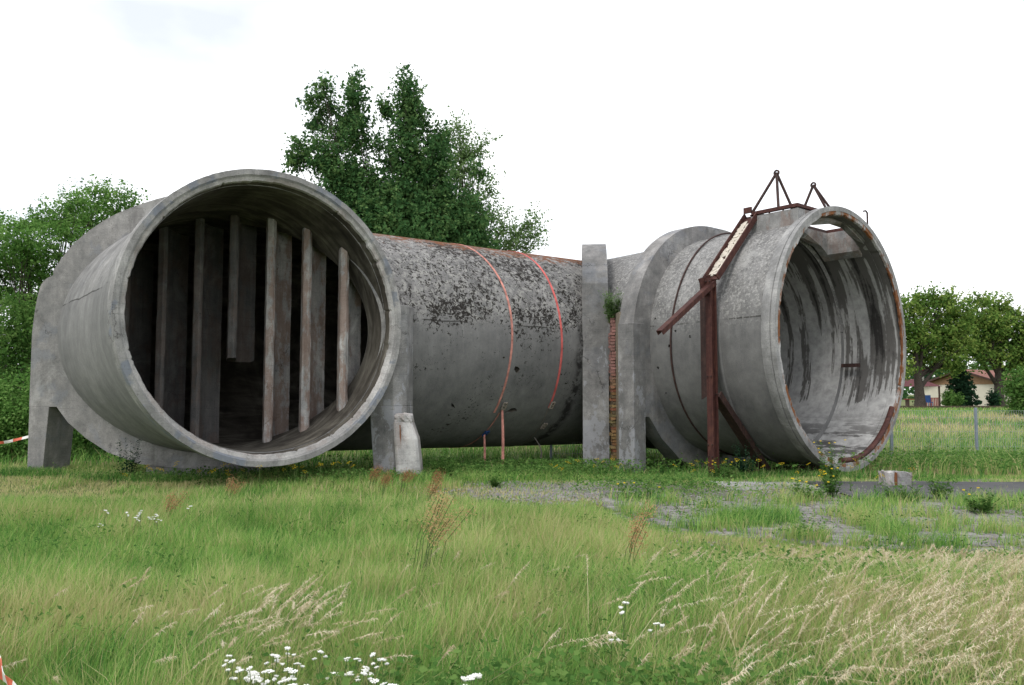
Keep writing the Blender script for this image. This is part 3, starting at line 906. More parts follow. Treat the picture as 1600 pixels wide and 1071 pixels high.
# hatch curb in the crown of the right duct
def RP(s, u, h):
    p = CR + dirh(140) * s + dirh(230) * u
    return Vector((p.x, p.y, h))
def curb_wall(pl, top, name='hatch_curb', Rb=2.64):
    """pl: plan polygon of (s, u); bottom follows the inside of the duct"""
    b = MB()
    n = len(pl)
    v = [RP(s, u, 2.856 + math.sqrt(Rb ** 2 - u * u)) for s, u in pl] + [RP(s, u, top) for s, u in pl]
    b.add(v, [tuple(range(n))[::-1], tuple(range(n, 2 * n))] + [(i, (i + 1) % n, n + (i + 1) % n, n + i) for i in range(n)])
    return b.build(name, MAT['curb'], tunnel)
TOP = 5.575
us = np.linspace(HU0 - .16, HU1 + .16, 14)
curb_wall([(HS0 - .16, u) for u in us] + [(HS0 + .02, u) for u in us[::-1]], TOP)
curb_wall([(HS1 - .02, u) for u in us] + [(HS1 + .16, u) for u in us[::-1]], TOP, Rb=2.70)
curb_wall([(HS0 + .022, HU0 - .16), (HS1 - .022, HU0 - .16), (HS1 - .022, HU0 + .02), (HS0 + .022, HU0 + .02)], TOP)
curb_wall([(HS0 + .022, HU1 - .02), (HS1 - .022, HU1 - .02), (HS1 - .022, HU1 + .16), (HS0 + .022, HU1 + .16)], TOP)
# concrete shoulder where the front part of the right duct begins
revolve('shoulder_ring', CR + dirh(140) * 6.24, 140, 2.85, [(0, 2.69), (0, 2.76), (0.05, 2.83), (0.16, 2.83), (0.2, 2.79), (0.2, 2.69)], MAT['right'], nseg=120)
# rusty bar stuck in the inner wall of the right duct
b = MB(); p = RP(6.6, -2.42, 2.35); b.beam(p + dirh(140) * -.22, p + dirh(140) * .22, .10, .09); b.build('wall_bracket', MAT['dark_steel'], tunnel)

# ------------------------------------------------------------------ rusty steel frame around the right duct
frame = thing('steel_gantry', 'rusty red steel gantry standing around the front of the right duct', 'gantry', tuple(RP(6.35, 2.95, -.1)))
SF = 6.37
def ibeam(b, p, q, w, h, up, t=.02, mi=0):
    """H section from p to q"""
    p, q = Vector(p), Vector(q)
    d = (q - p).normalized(); a = d.cross(Vector(up)).normalized(); c = a.cross(d)
    b.beam(p, q, t, h, up, mi)
    for sgn in (-1, 1): b.beam(p + c * sgn * h / 2, q + c * sgn * h / 2, w, t, up, mi)
b = MB()
ibeam(b, RP(SF, 3.03, -.4), RP(SF, 3.03, 4.05), .145, .17, tuple(dirh(230)))
b.build('column', MAT['steel'], frame)
b = MB()
b.prism([RP(SF - .30, 2.98, 0), RP(SF - .30, 3.00, 0), RP(SF - .03, 3.00, 0), RP(SF - .03, 2.98, 0)], [1.52, 1.52, 1.66, 1.66], [4.0, 4.0, 3.98, 3.98])
b.build('side_plate', MAT['dark_steel'], frame)
b = MB()
U0, U1 = RP(SF, 2.98, 4.02), RP(SF, 1.42, 5.60)
ud = (U1 - U0).normalized(); uo = ud.cross(dirh(140)).normalized()
if uo.z < 0: uo = -uo
ax = dirh(140)
b.obox((U0 + U1) / 2 - uo * .0, ud * (U1 - U0).length / 2, ax * .16, uo * .012)
for sgn in (-1, 1): b.obox((U0 + U1) / 2 + ax * sgn * .16 + uo * .05, ud * (U1 - U0).length / 2, ax * .012, uo * .07)
ch = b.build('channel_beam', MAT['steel'], frame)
for i in range(34):       # flaking white filling in the channel
    b = MB()
    t = 0.05 + 0.84 * (i // 2 + .5 + random.uniform(-.3, .3)) / 17
    side = (-.074 if i % 2 else .066) + random.uniform(-.012, .012)
    if (t > .84 and i % 2 == 0) or random.random() < .05: continue
    c = U0 + (U1 - U0) * t + ax * side + uo * random.uniform(.030, .042)
    n = random.choice((5, 6, 7)); a0 = random.random() * 6
    tl = uo * random.uniform(-.02, .02)
    pts = []
    for k in range(n):
        q = a0 + 6.283 * (k + random.uniform(-.25, .25)) / n; rr_ = random.uniform(.6, 1.1)
        pts.append(c + ud * .115 * rr_ * math.cos(q) + ax * .088 * rr_ * math.sin(q) + tl * math.cos(q))
    b.add([p + uo * .007 for p in pts] + [p - uo * .012 for p in pts], [tuple(range(n)), tuple(range(n, 2 * n))[::-1]] + [(k, n + k, n + (k + 1) % n, (k + 1) % n) for k in range(n)])
    b.build('paint_flake', MAT['white_flake'], ch)
b = MB()
q0, q1 = RP(SF, 2.96, 4.0), RP(SF, 4.72, 2.86)
qd = (q1 - q0).normalized(); qo = qd.cross(dirh(140)).normalized()
b.obox((q0 + q1) / 2, qd * (q1 - q0).length / 2, ax * .062, qo * .012)
for sgn in (-1, 1): b.obox((q0 + q1) / 2 + ax * sgn * .062 - qo * .038, qd * (q1 - q0).length / 2, ax * .010, qo * .05)
b.build('outrigger_beam', MAT['steel'], frame)
b = MB()
L0, L1 = RP(SF, 2.96, 1.64), RP(SF, 1.10, -.12)
b.beam(L0, L1, .26, .03, tuple(dirh(230) + Vector((0, 0, -1)))); b.beam(L0 + ax * .13, L1 + ax * .13, .03, .14, tuple(dirh(230) + Vector((0, 0, -1))))
b.build('lower_brace', MAT['dark_steel'], frame)
b = MB()
ibeam(b, RP(SF - .02, 3.1, -.10), RP(SF - .02, -1.2, -.10), .16, .14, (0, 0, 1))
b.build('ground_beam', MAT['steel'], frame)
b = MB()
for hb in (.35, .6, 2.0, 3.72, 3.85, 3.98):
    for sg in (-1, 1): c = RP(SF + sg * .045, 3.125, hb); b.tube([c, c + dirh(230) * .03], .018, 6)
b.build('bolts', MAT['dark_steel'], frame, kind='stuff')
b = MB(); g_ = [RP(SF - .16, 2.99, 0), RP(SF - .16, 3.01, 0)]
b.add([RP(SF - .09, 2.92, 3.62), RP(SF - .09, 3.10, 3.62), RP(SF - .09, 3.34, 4.02), RP(SF - .09, 2.72, 4.22), RP(SF - .075, 2.92, 3.62), RP(SF - .075, 3.10, 3.62), RP(SF - .075, 3.34, 4.02), RP(SF - .075, 2.72, 4.22)], [(0, 1, 2, 3), (7, 6, 5, 4), (0, 4, 5, 1), (1, 5, 6, 2), (2, 6, 7, 3), (3, 7, 4, 0)])
b.build('gusset_plate', MAT['steel'], frame)
b = MB(); b.box(tuple(RP(SF, 3.05, -.16)), (.5, .5, .1), 140); b.build('foot_plate', MAT['steel'], frame)
# top rail of angle steel on the hatch curb
b = MB()
hz = TOP + .075
r00, r10, r11, r01 = RP(HS0 - .16, HU1 + .14, hz), RP(HS1 + .14, HU1 + .14, hz), RP(HS1 + .14, HU0 - .14, hz), RP(HS0 - .16, HU0 - .14, hz)
for p, q in ((r00, r10), (r10, r11), (r11, r01), (r01, r00)):
    b.beam(p, q, .02, .07); dd = (q - p).normalized(); b.beam(p - Vector((0, 0, .04)), q - Vector((0, 0, .04)), .09, .016)
for t in (.1, .4, .7, .95):
    for p, q in ((r00, r10), (r01, r11)): c = p + (q - p) * t; b.beam(c - Vector((0, 0, .10)), c - Vector((0, 0, .03)), .03, .03, (1, 0, 0))
b.build('hatch_rail', MAT['steel'], frame)
b = MB(); c = r00 + dirh(230) * .03; b.beam(c - dirh(140) * .17 + Vector((0, 0, .08)), c + dirh(140) * .02 + Vector((0, 0, .08)), .05, .13); b.build('rail_lug', MAT['steel'], frame)
def a_frame(f0, f1, apex, back):
    o = MB()
    for f in (f0, f1, back):
        o.beam(f, apex, .045, .045, tuple(dirh(140)))
    o.tube([apex + dirh(140) * (.055 * math.cos(q)) + Vector((0, 0, .055 * math.sin(q))) for q in np.linspace(0, 6.283, 15)], .022, 6, cap=False)
    return o.build('lifting_frame', MAT['dark_steel'], frame)
ap = RP(6.86, 1.22, 6.52)
a_frame(RP(HS0 - .16, HU1 + .13, hz), RP(7.05, HU1 + .13, hz), ap, RP(7.12, 1.0, hz))
ap2 = RP(6.86, -.35, 6.52)
a_frame(RP(6.42, -.36, hz), RP(7.28, -.36, hz), ap2, RP(7.36, -.5, hz))
b = MB()
for s_ in (6.46, 7.32): b.beam(RP(s_, HU1 + .1, hz - .01), RP(s_, HU0 - .1, hz - .01), .06, .07)
b.build('cross_bar', MAT['dark_steel'], frame)
# small rod on the far shoulder of the rim
rod = thing('hook_rod', 'thin rusty rod with bent tip standing on right rim', 'rod', tuple(RP(7.66, -1.30, 5.44)))
b = MB(); b.tube([RP(7.66, -1.30, 5.40), RP(7.66, -1.30, 5.86), RP(7.66, -1.22, 5.90), RP(7.66, -1.12, 5.87)], .020, 6); b.build('shaft', MAT['dark_steel'], rod)
b = MB(); b.tube([RP(7.66, -1.30, 5.41), RP(7.66, -1.30, 5.46)], .06, 8); b.build('base_nut', MAT['steel'], rod)

# steel hoop around the plain part of the right duct
hoop = MB()
pts = []
for k in range(73):
    a = 2 * math.pi * k / 72
    off = 0.012 + 0.05 * max(0, math.sin(a)) ** 6
    s = 5.05 + 0.035 * math.sin(3 * a)
    p = CR + dirh(140) * s + dirh(230) * ((2.70 + off) * math.cos(a))
    pts.append((p.x, p.y, 2.845 + (2.70 + off) * math.sin(a)))
hoop.tube(pts, .022, 6, cap=False)
o = hoop.build('steel_hoop', MAT['dark_steel'], None, smooth=60); tag(o, 'thin dark steel hoop lying loosely around the right duct', 'hoop')

# lashing straps round the main duct
def cone_R(s, a):
    R = 2.5
    for _ in range(6):
        u = R * math.cos(a); t = (s - u) / (LEN - 2 * u); R = 2.45 + .20 * t + .006 * math.sin(7 * a + 9 * t) * math.sin(3.1 * t + a)
    return R, t
def strap_pt(s, ang, off=.012):
    a = math.radians(ang); R, t_ = cone_R(s, a); R += off
    p = CL + dirh(50) * s + dirh(140) * (R * math.cos(a))
    return Vector((p.x, p.y, 2.88 - .05 * t_ + R * math.sin(a)))
def band(sfun, a0, a1, w, name, mat, parent, n=80):
    b = MB()
    for k in range(n + 1):
        a = a0 + (a1 - a0) * k / n
        s = sfun(a)
        b.v += [tuple(strap_pt(s - w / 2, a)), tuple(strap_pt(s + w / 2, a)), tuple(strap_pt(s + w / 2, a, .004)), tuple(strap_pt(s - w / 2, a, .004))]
    for k in range(n):
        i = 4 * k
        for j in range(4): b.f.append((i + j, i + (j + 1) % 4, i + 4 + (j + 1) % 4, i + 4 + j)); b.m.append(0)
    return b.build(name, mat, parent)
def hang(p, zend, w, mat, parent, sway=.02):
    b = MB()
    n = 10
    tw = dirh(50)
    for k in range(n + 1):
        t = k / n
        c = Vector((p.x + sway * math.sin(3 * t), p.y - .03, p.z + (zend - p.z) * t))
        d = (tw * math.cos(.8 * t) + dirh(140) * math.sin(.8 * t)) * w / 2
        e = Vector((0, 0, 0)) + dirh(140) * .004
        b.v += [tuple(c - d), tuple(c + d), tuple(c + d + e), tuple(c - d + e)]
    for k in range(n):
        i = 4 * k
        for j in range(4): b.f.append((i + j, i + (j + 1) % 4, i + 4 + (j + 1) % 4, i + 4 + j)); b.m.append(0)
    return b.build('hanging_tail', mat, parent)
def buckle(p, ang, parent, mat):
    b = MB(); a = math.radians(ang)
    n = dirh(140) * math.cos(a) + Vector((0, 0, math.sin(a))); t = n.cross(dirh(50)).normalized()
    for sg in (-1, 1): b.obox(p + n * .03 + dirh(50) * sg * .045, dirh(50) * .008, t * .10, n * .02)
    for sg in (-1, 0, 1): b.obox(p + n * .03 + t * sg * .085, dirh(50) * .05, t * .010, n * .012)
    return b.build('ratchet_buckle', mat, parent)
st1 = thing('lashing_strap', 'faded orange lashing strap around main duct with two hanging tails', 'strap', tuple(strap_pt(5.8, 0)), 'lashing straps around the main duct')
f1 = lambda a: 5.83 + 0.05 * math.sin(math.radians(a * 3)) - (0.10 * math.sin(math.radians(a)) if a > 0 else 0)
band(f1, -40, 178, .052, 'band', MAT['strap_orange'], st1)
band(lambda a: 5.94, -178, -40, .03, 'lower_band', MAT['strap_orange'], st1)
buckle(strap_pt(5.95, -35), -35, st1, MAT['buckle']); buckle(strap_pt(5.94, -56), -56, st1, MAT['blue'])
hang(strap_pt(5.97, -38), -.2, .062, MAT['strap_orange'], st1); hang(strap_pt(5.94, -57), -.22, .05, MAT['strap_orange'], st1, .01)
st2 = thing('lashing_strap', 'bright pinkish red lashing strap around main duct nearer the pillars', 'strap', tuple(strap_pt(7.35, 0)), 'lashing straps around the main duct')
f2 = lambda a: 7.33 + (0.20 * math.sin(math.radians(a)) ** 2 if a > 0 else 0.12 * math.sin(math.radians(a)) ** 2)
band(f2, -36, 178, .055, 'band', MAT['strap_red'], st2)
band(lambda a: f2(-40) + (-40 - a) * .009 if a > -75 else 7.7, -178, -36, .025, 'lower_band', MAT['rope'], st2)
buckle(strap_pt(7.40, -34), -34, st2, MAT['buckle']); buckle(strap_pt(7.55, -49), -49, st2, MAT['buckle'])
hang(strap_pt(7.68, -62), -.2, .03, MAT['rope'], st2, .18)

# broken concrete post in front of the frame
post = thing('broken_post', 'short broken concrete post leaning beside right leg of left mouth', 'post', (-2.0, 15.1, 0))
b = MB()
w0, w1 = .23, .205
def ringp(cx, cy, z, w, ch=.05): return [(cx - w + ch, cy - w, z), (cx + w - ch, cy - w, z), (cx + w, cy - w + ch, z), (cx + w, cy + w, z), (cx - w, cy + w, z), (cx - w, cy - w + ch, z)]
rings = [ringp(-1.95, 15.05, .13, .235), ringp(-2.02, 15.10, .78, .225), ringp(-2.09, 15.16, 1.10, .180)]
v = [p for r_ in rings for p in r_]
b.add(v, [tuple(range(6))[::-1], tuple(range(12, 18))] + [(j * 6 + i, j * 6 + (i + 1) % 6, (j + 1) * 6 + (i + 1) % 6, (j + 1) * 6 + i) for j in range(2) for i in range(6)])
b.build('shaft', MAT['post'], post, bevel=.012)
bm = bmesh.new(); bmesh.ops.create_icosphere(bm, subdivisions=3, radius=1)
for v_ in bm.verts:
    k = 1 + .28 * (float(vnoise(v_.co.x * 3 + v_.co.z, v_.co.y * 3, .8, 2)) - .5)
    x, y, z_ = v_.co
    m_ = max(abs(x), abs(y), abs(z_)) ** .55
    v_.co = Vector((x / m_ * .185 * k, y / m_ * .185 * k, z_ / m_ * .12 * k))
me = bpy.data.meshes.new('broken_top'); bm.to_mesh(me); bm.free(); me.materials.append(MAT['post'])
o = link('broken_top', me, post); o.location = Vector((-2.08, 15.16, 1.15)) - post.location
b = MB(); b.box((-1.93, 15.08, .0), (.34, .36, .21), 92); b.build('base', MAT['post'], post, bevel=.02)
b = MB(); b.tube([(-2.13, 14.905, 1.05), (-2.10, 14.87, .6), (-2.07, 14.845, .15)], .012, 5); b.build('reinforcing_bar', MAT['rust'], post)

# split concrete block with a rusty channel beside the right mouth
stub = thing('concrete_block', 'low split concrete block with rusty channel beside right mouth', 'block', (6.85, 14.15, -.03))
def lump(name, c, size, seed, parent, mat):
    bm = bmesh.new(); bmesh.ops.create_cube(bm, size=1)
    bmesh.ops.subdivide_edges(bm, edges=bm.edges, cuts=3, use_grid_fill=True)
    R = random.Random(seed)
    for v_ in bm.verts:
        v_.co = Vector((v_.co.x * size[0] + R.uniform(-.015, .015), v_.co.y * size[1] + R.uniform(-.015, .015), v_.co.z * size[2] + R.uniform(-.018, .018) * (1 if v_.co.z > 0 else 0)))
    me = bpy.data.meshes.new(name); bm.to_mesh(me); bm.free(); me.materials.append(mat)
    o = link(name, me, parent); o.location = Vector(c) - parent.location
    return o
lump('concrete_half', (6.71, 14.12, .09), (.15, .26, .34), 1, stub, MAT['post']); lump('concrete_half', (6.98, 14.16, .085), (.26, .28, .32), 2, stub, MAT['curb'])
b = MB(); b.box((6.82, 14.02, .08), (.05, .05, .33), 95); b.box((6.80, 14.06, .08), (.012, .12, .33), 95); b.build('steel_channel', MAT['rust'], stub)

# ------------------------------------------------------------------ fence, wall, house
fence = thing('wire_fence', 'wire mesh fence with blue grey posts behind right mouth', 'fence', (12.7, 21.5, -.2))
FX = [3.4 + 2.33 * i for i in range(-1, 10)]
for x in FX:
    g = float(gz(x, 21.5))
    b = MB(); b.box((x, 21.5, g + .72), (.065, .045, 1.62), 90); b.build('fence_post', MAT['galv'], fence)
b = MB()
g0 = float(gz(8, 21.5))
xa, xb = FX[0], FX[-1]
k = 0; x = xa
while x < xb:
    b.beam((x, 21.46, g0 + .02), (x, 21.46, g0 + 1.45), .006, .006, (0, 1, 0)); x += .065
for zz in (.05, .28, .48, .68, .88, 1.08, 1.26, 1.45):
    b.beam((xa, 21.456, g0 + zz), (xb, 21.456, g0 + zz), .006, .006)
b.build('wire_mesh', MAT['wire'], fence, kind='stuff', fix=False)

wall = thing('low_wall', 'long low dark brown wall in front of the house', 'wall', (32, 58, .4))
for i in range(12):
    x = 24.5 + 1.22 * i + .6
    for r_ in range(2):
        b = MB(); b.box((x + random.uniform(-.01, .01), 58 + random.uniform(-.02, .02), .42 + .21 * r_), (1.20, .10, .20), 90); b.build('board', MAT['dark_wood'], wall)

HX, HY = 43.2, 75.0
house = thing('house', 'low cream house with red brown gabled roof beyond the fence', 'house', (HX, HY, .4))
hw = 3.85
b = MB(); b.box((HX, HY + 5, 1.45), (hw * 2, 10, 2.1), 90); b.build('wall', MAT['cream'], house)
b = MB()
for y0, y1 in ((HY - .04, HY + .10),):
    b.add([(HX - hw, y0, 2.505), (HX + hw, y0, 2.505), (HX, y0, 3.75), (HX - hw, y1, 2.505), (HX + hw, y1, 2.505), (HX, y1, 3.75)], [(0, 1, 2), (3, 5, 4), (0, 3, 4, 1), (1, 4, 5, 2), (0, 2, 5, 3)])
b.build('gable', MAT['tan'], house)
rf = None
for sg in (-1, 1):
    b = MB()
    e = (HX + sg * (hw + .45), 2.36); rg = (HX + sg * .001, 3.84)
    b.add([(e[0], HY - .5, e[1]), (rg[0], HY - .5, rg[1]), (rg[0], HY + 10.4, rg[1]), (e[0], HY + 10.4, e[1]), (e[0], HY - .5, e[1] + .12), (rg[0], HY - .5, rg[1] + .12), (rg[0], HY + 10.4, rg[1] + .12), (e[0], HY + 10.4, e[1] + .12)],
          [(0, 1, 2, 3), (4, 7, 6, 5), (0, 4, 5, 1), (1, 5, 6, 2), (2, 6, 7, 3), (3, 7, 4, 0)])
    rf = b.build('roof', MAT['roof'], house)
    b = MB(); b.beam((e[0], HY - .52, e[1] + .04), (rg[0], HY - .52, rg[1] + .04), .03, .17); b.build('bargeboard', MAT['dark_wood'], rf)
annex = MB(); annex.box((HX + 5.4, HY + 5, 1.35), (2.9, 6, 1.9), 90); annex.build('side_room', MAT['cream'], house)
annex = MB(); annex.box((HX + 5.3, HY + 5, 2.38), (3.6, 6.8, .12), 90); annex.build('side_roof', MAT['roof'], house)
house.rotation_euler.z = math.radians(-56)

pav = thing('garden_pavilion', 'open pavilion with dark red roof left of the house', 'pavilion', (38.4, 74, .4))
b = MB(); b.add([(35.5, 72.5, 2.3), (39.9, 72.5, 2.3), (39.9, 76, 2.3), (35.5, 76, 2.3), (36.6, 74.2, 3.0), (38.8, 74.2, 3.0)], [(0, 1, 5, 4), (1, 2, 5), (2, 3, 4, 5), (3, 0, 4), (0, 3, 2, 1)]); b.build('roof', MAT['pav_roof'], pav)
for x, y in ((35.7, 72.7), (39.7, 72.7), (35.7, 75.8), (39.7, 75.8)):
    b = MB(); b.box((x, y, 1.35), (.12, .12, 1.9), 90); b.build('pavilion_post', MAT['dark_wood'], pav)
b = MB()
for i in range(12): b.box((37.9 + .15 * i, 72.72, .85), (.09, .03, .8), 90)
b.box((38.7, 72.75, 1.22), (1.9, .05, .07), 90); b.build('railing', MAT['red_cloth'], pav)
tbl = thing('garden_table', 'small red garden table by the pavilion', 'table', (36.6, 71.5, .4))
b = MB(); b.box((36.6, 71.5, 1.12), (1.3, .8, .06), 90); b.build('table_top', MAT['red_cloth'], tbl)
for x in (36.1, 37.1):
    b = MB(); b.box((x, 71.5, .74), (.08, .6, .70), 90); b.build('leg', MAT['dark_wood'], tbl)
chr_ = thing('garden_chair', 'blue garden chair beside the red table', 'chair', (38.0, 71.3, .4))
b = MB(); b.box((38.0, 71.3, .84), (.5, .5, .06), 90); b.build('seat', MAT['blue'], chr_)
b = MB(); b.box((38.0, 71.53, 1.18), (.5, .05, .62), 90); b.build('backrest', MAT['blue'], chr_)
for x in (-.2, .2):
    for y in (-.2, .2):
        b = MB(); b.box((38.0 + x, 71.3 + y, .6), (.05, .05, .42), 90); b.build('leg', MAT['blue'], chr_)
ban = thing('banner', 'red and white banner hanging behind the round lime tree', 'banner', (34.4, 66, .4))
b = MB(); b.tube([(34.4, 66, .4), (34.4, 66, 4.7)], .03, 6); b.build('pole', MAT['galv'], ban)
b = MB(); b.box((34.62, 66, 4.0), (.36, .02, 1.3), 90); b.build('red_cloth', MAT['red_cloth'], ban)
b = MB(); b.box((34.62, 66, 3.0), (.36, .02, .66), 90); b.build('white_cloth', MAT['tape_white'], ban)

# ------------------------------------------------------------------ foliage
def leaf_cards(P, N, size, tint, aspect=0.62, fold=0.18):
    """folded diamond leaves (2 triangles) at P facing N"""
    n = len(P)
    t = rng.normal(size=(n, 3)); t -= (t * N).sum(1)[:, None] * N
    t /= np.linalg.norm(t, axis=1)[:, None] + 1e-9
    w = np.cross(N, t)
    s = size[:, None]
    a = P - t * s * .5; c = P + t * s * .5
    b_ = P + w * s * aspect * .5 + N * s * fold - t * s * .06; d = P - w * s * aspect * .5 + N * s * fold - t * s * .06
    V = np.stack([a, b_, c, d], 1).reshape(-1, 3)
    i = np.arange(n) * 4
    T = np.concatenate([np.stack([i, i + 1, i + 2], 1), np.stack([i, i + 2, i + 3], 1)])
    return V, T, np.repeat(tint, 4)

def crown_points(lobes, n, clus, spread, up=0.5, spray=1.5, bias=(0, 0, .45)):
    """lobes: (cx, cy, cz, rx, ry, rz). leaves gather in clumps; clumps crowd toward the lobe surface"""
    vol = np.array([(l[3] * l[4] * l[5]) ** 0.72 for l in lobes]); vol /= vol.sum()
    nc = max(1, n // clus)
    which = rng.choice(len(lobes), nc, p=vol)
    L = np.array(lobes)[which]
    d = rng.normal(size=(nc, 3)); d /= np.linalg.norm(d, axis=1)[:, None]
    r = rng.random(nc) ** 0.42
    C = L[:, :3] + d * L[:, 3:] * r[:, None]
    ct = rng.random(nc)
    sc = spread * rng.uniform(.6, 1.35, nc)
    P = np.repeat(C, clus, 0) + np.clip(rng.normal(size=(nc * clus, 3)), -1.5, 1.5) * np.repeat(sc, clus)[:, None] * np.array([1, 1, .75])
    out = np.repeat(d, clus, 0)
    # clumps are drawn out along their twig, so the outline is ragged
    ax = d * .8 + rng.normal(size=d.shape) * .35 + np.array(bias); ax /= np.linalg.norm(ax, axis=1)[:, None]
    tw = rng.uniform(-1, 1.3, len(P)) * np.repeat(sc, clus) * spray
    P = P * 1.0
    cen = np.repeat(C, clus, 0)
    P = cen + (P - cen) * (.75 - .25 * np.clip(tw / (np.repeat(sc, clus) * spray), 0, 1))[:, None] + np.repeat(ax, clus, 0) * tw[:, None]
    N = rng.normal(size=P.shape) * .8 + out * .55 + np.array([0, 0, up])
    N /= np.linalg.norm(N, axis=1)[:, None]
    tint = np.clip(np.repeat(ct, clus) * .55 + rng.random(len(P)) * .45, 0, 1)
    return P, N, tint

def tree(name, label, cat, base, lobes, n, mat, leaf=0.13, trunk_r=0.2, trunk_top=None, clus=22, spread=0.3, up=.5, group=None, limbs=True, thin=1.0, spray=1.5, bias=(0, 0, .45)):
    g = float(gz(base[0], base[1]))
    root = thing(name, label, cat, (base[0], base[1], g), group)
    top = trunk_top or max(l[2] for l in lobes) * .8
    b = MB()
    pts = []; rad = []
    for i in range(8):
        t = i / 7
        pts.append((base[0] + .12 * math.sin(5 * t + base[0]), base[1] + .1 * math.sin(4 * t), g - .2 + (top - g + .2) * t)); rad.append(trunk_r * (1.25 - t) if i else trunk_r * 1.5)
    b.tube(pts, rad, 9)
    b.build('trunk', MAT['bark'], root, smooth=60)
    if limbs:
        b = MB()
        for l in lobes:
            t = random.uniform(.35, .8)
            k = min(7, int(t * 7)); p0 = Vector(pts[k]); p1 = Vector(l[:3]) + Vector((0, 0, l[5] * .5))
            m_ = (p0 + p1) / 2 + Vector((random.uniform(-.2, .2), random.uniform(-.2, .2), -.08 * (p1 - p0).length))
            r0 = rad[k] * .55 * thin
            b.tube([p0, m_, p1], [r0, r0 * .6, r0 * .18], 6)
            for _ in range(4):
                q = Vector(l[:3]) + Vector((random.uniform(-1, 1) * l[3], random.uniform(-1, 1) * l[4], random.uniform(-.6, .9) * l[5]))
                b.tube([m_, (m_ + q) / 2 + Vector((0, 0, .1)), q], [r0 * .4, r0 * .22, r0 * .06], 5)
        b.build('limbs', MAT['bark'], root, smooth=60)
    P, N, t = crown_points(lobes, n, clus, spread, up, spray, bias)
    V, T, ti = leaf_cards(P, N, leaf * rng.uniform(.5, 1.35, len(P)), t)
    np_mesh('crown', V, tri=T, tint=ti, mats=[mat], parent=root)
    return root

def lobe(x, y, rx, ry, Y, dy=0.0, depth=None):
    c = at(x, y, Y + dy)
    k = (Y + dy) / F
    return (c.x, c.y, c.z, rx * k, (depth if depth else (rx + ry) / 2) * k, ry * k)

Yt = 36
big = [(635, 135, 16, 34), (640, 185, 26, 40), (625, 235, 42, 40), (668, 250, 36, 34), (650, 300, 70, 46), (600, 330, 70, 50), (690, 330, 62, 46), (560, 300, 50, 46), (530, 270, 34, 40), (505, 240, 26, 30), (548, 150, 15, 44), (552, 205, 30, 34), (496, 128, 8, 26), (512, 160, 12, 20), (528, 190, 18, 22), (478, 152, 16, 10), (490, 180, 12, 26), (470, 230, 18, 24), (455, 248, 14, 18), (600, 165, 12, 18), (640, 380, 110, 60), (560, 370, 90, 60), (725, 345, 34, 36), (745, 262, 16, 12), (735, 380, 40, 36), (680, 210, 18, 22)]
tree('maple_tree', 'tall dark green maple with pointed tops behind the main duct', 'tree', (at(620, 600, Yt).x, Yt), [lobe(x, y, rx, ry, Yt, random.uniform(-.6, .6)) for x, y, rx, ry in big], 80000, MAT['leaf_maple'], 0.185, .30, 10.0, 24, .25, thin=.45)
Yp = 41
pop = [(700, 205, 10, 18), (716, 190, 7, 20), (722, 225, 14, 20), (738, 235, 12, 16), (730, 255, 14, 16), (752, 222, 8, 10), (765, 290, 9, 10), (748, 300, 14, 12), (772, 330, 12, 14), (760, 345, 16, 20), (790, 352, 9, 16), (828, 350, 12, 20), (838, 362, 8, 14), (812, 368, 14, 14), (785, 375, 14, 14), (826, 382, 16, 8), (800, 390, 20, 14), (715, 270, 18, 30), (730, 320, 20, 30), (740, 390, 40, 30), (690, 240, 14, 24)]
tree('poplar_tree', 'pale green feathery poplar half hidden behind the dark maple', 'tree', (at(735, 600, Yp).x, Yp), [lobe(x, y, rx, ry, Yp) for x, y, rx, ry in pop], 13000, MAT['leaf_poplar'], 0.15, .25, 12.0, 16, .15, .3, thin=.5, spray=4.2, bias=(.9, 0, .9))
Yl = 23
loc = [(190, 305, 22, 10), (150, 300, 26, 12), (120, 315, 26, 14), (160, 325, 40, 14), (95, 325, 22, 14), (70, 345, 36, 18), (20, 352, 30, 14), (30, 378, 50, 20), (100, 360, 44, 20), (130, 345, 40, 16), (50, 405, 60, 22), (10, 430, 40, 18), (80, 435, 50, 16), (35, 465, 50, 18), (-30, 400, 50, 40), (60, 490, 50, 20), (-30, 470, 50, 40), (-80, 380, 60, 60)]
tree('locust_tree', 'airy bright green locust tree behind left end of the tunnel', 'tree', (at(20, 600, Yl).x, Yl + .5), [lobe(x, y, rx, ry, Yl, random.uniform(-1.0, 1.2), 40) for x, y, rx, ry in loc], 36000, MAT['leaf_locust'], 0.090, .14, 6.0, 20, .13, spray=2.2, bias=(0, 0, .1), thin=.6)
def bush(name, label, cat, x, y, rx, ry, Y, n, mat, leaf, group=None, spread=.16, clus=16, sub=6, tr=.05):
    L = []
    for _ in range(sub):
        L.append(lobe(x + random.uniform(-.5, .5) * rx, y + random.uniform(-.5, .5) * ry, rx * .62, ry * .58, Y, random.uniform(-.4, .4)))
    g = float(gz(L[0][0], Y))
    L.append((at(x, y, Y).x, Y, g + .25 * (L[0][2] - g), rx * Y / F * .9, rx * Y / F * .8, (L[0][2] - g) * .35 + .1))
    return tree(name, label, cat, (at(x, y, Y).x, Y), L, n, mat, leaf, tr, L[0][2], clus, spread, .5, group, limbs=False)
bush('elder_bush', 'tall light green bush at far left edge below locust tree', 'bush', 12, 545, 60, 90, 21, 12000, MAT['leaf_weed'], .085)
bush('elder_bush', 'dark leafy bush right behind the left concrete leg', 'bush', 100, 640, 80, 85, 20, 15000, MAT['leaf_locust'], .085)
bush('elder_bush', 'dense green bush at the left edge beside the barrier tape', 'bush', 5, 640, 60, 80, 19.5, 14000, MAT['leaf_locust'], .08)
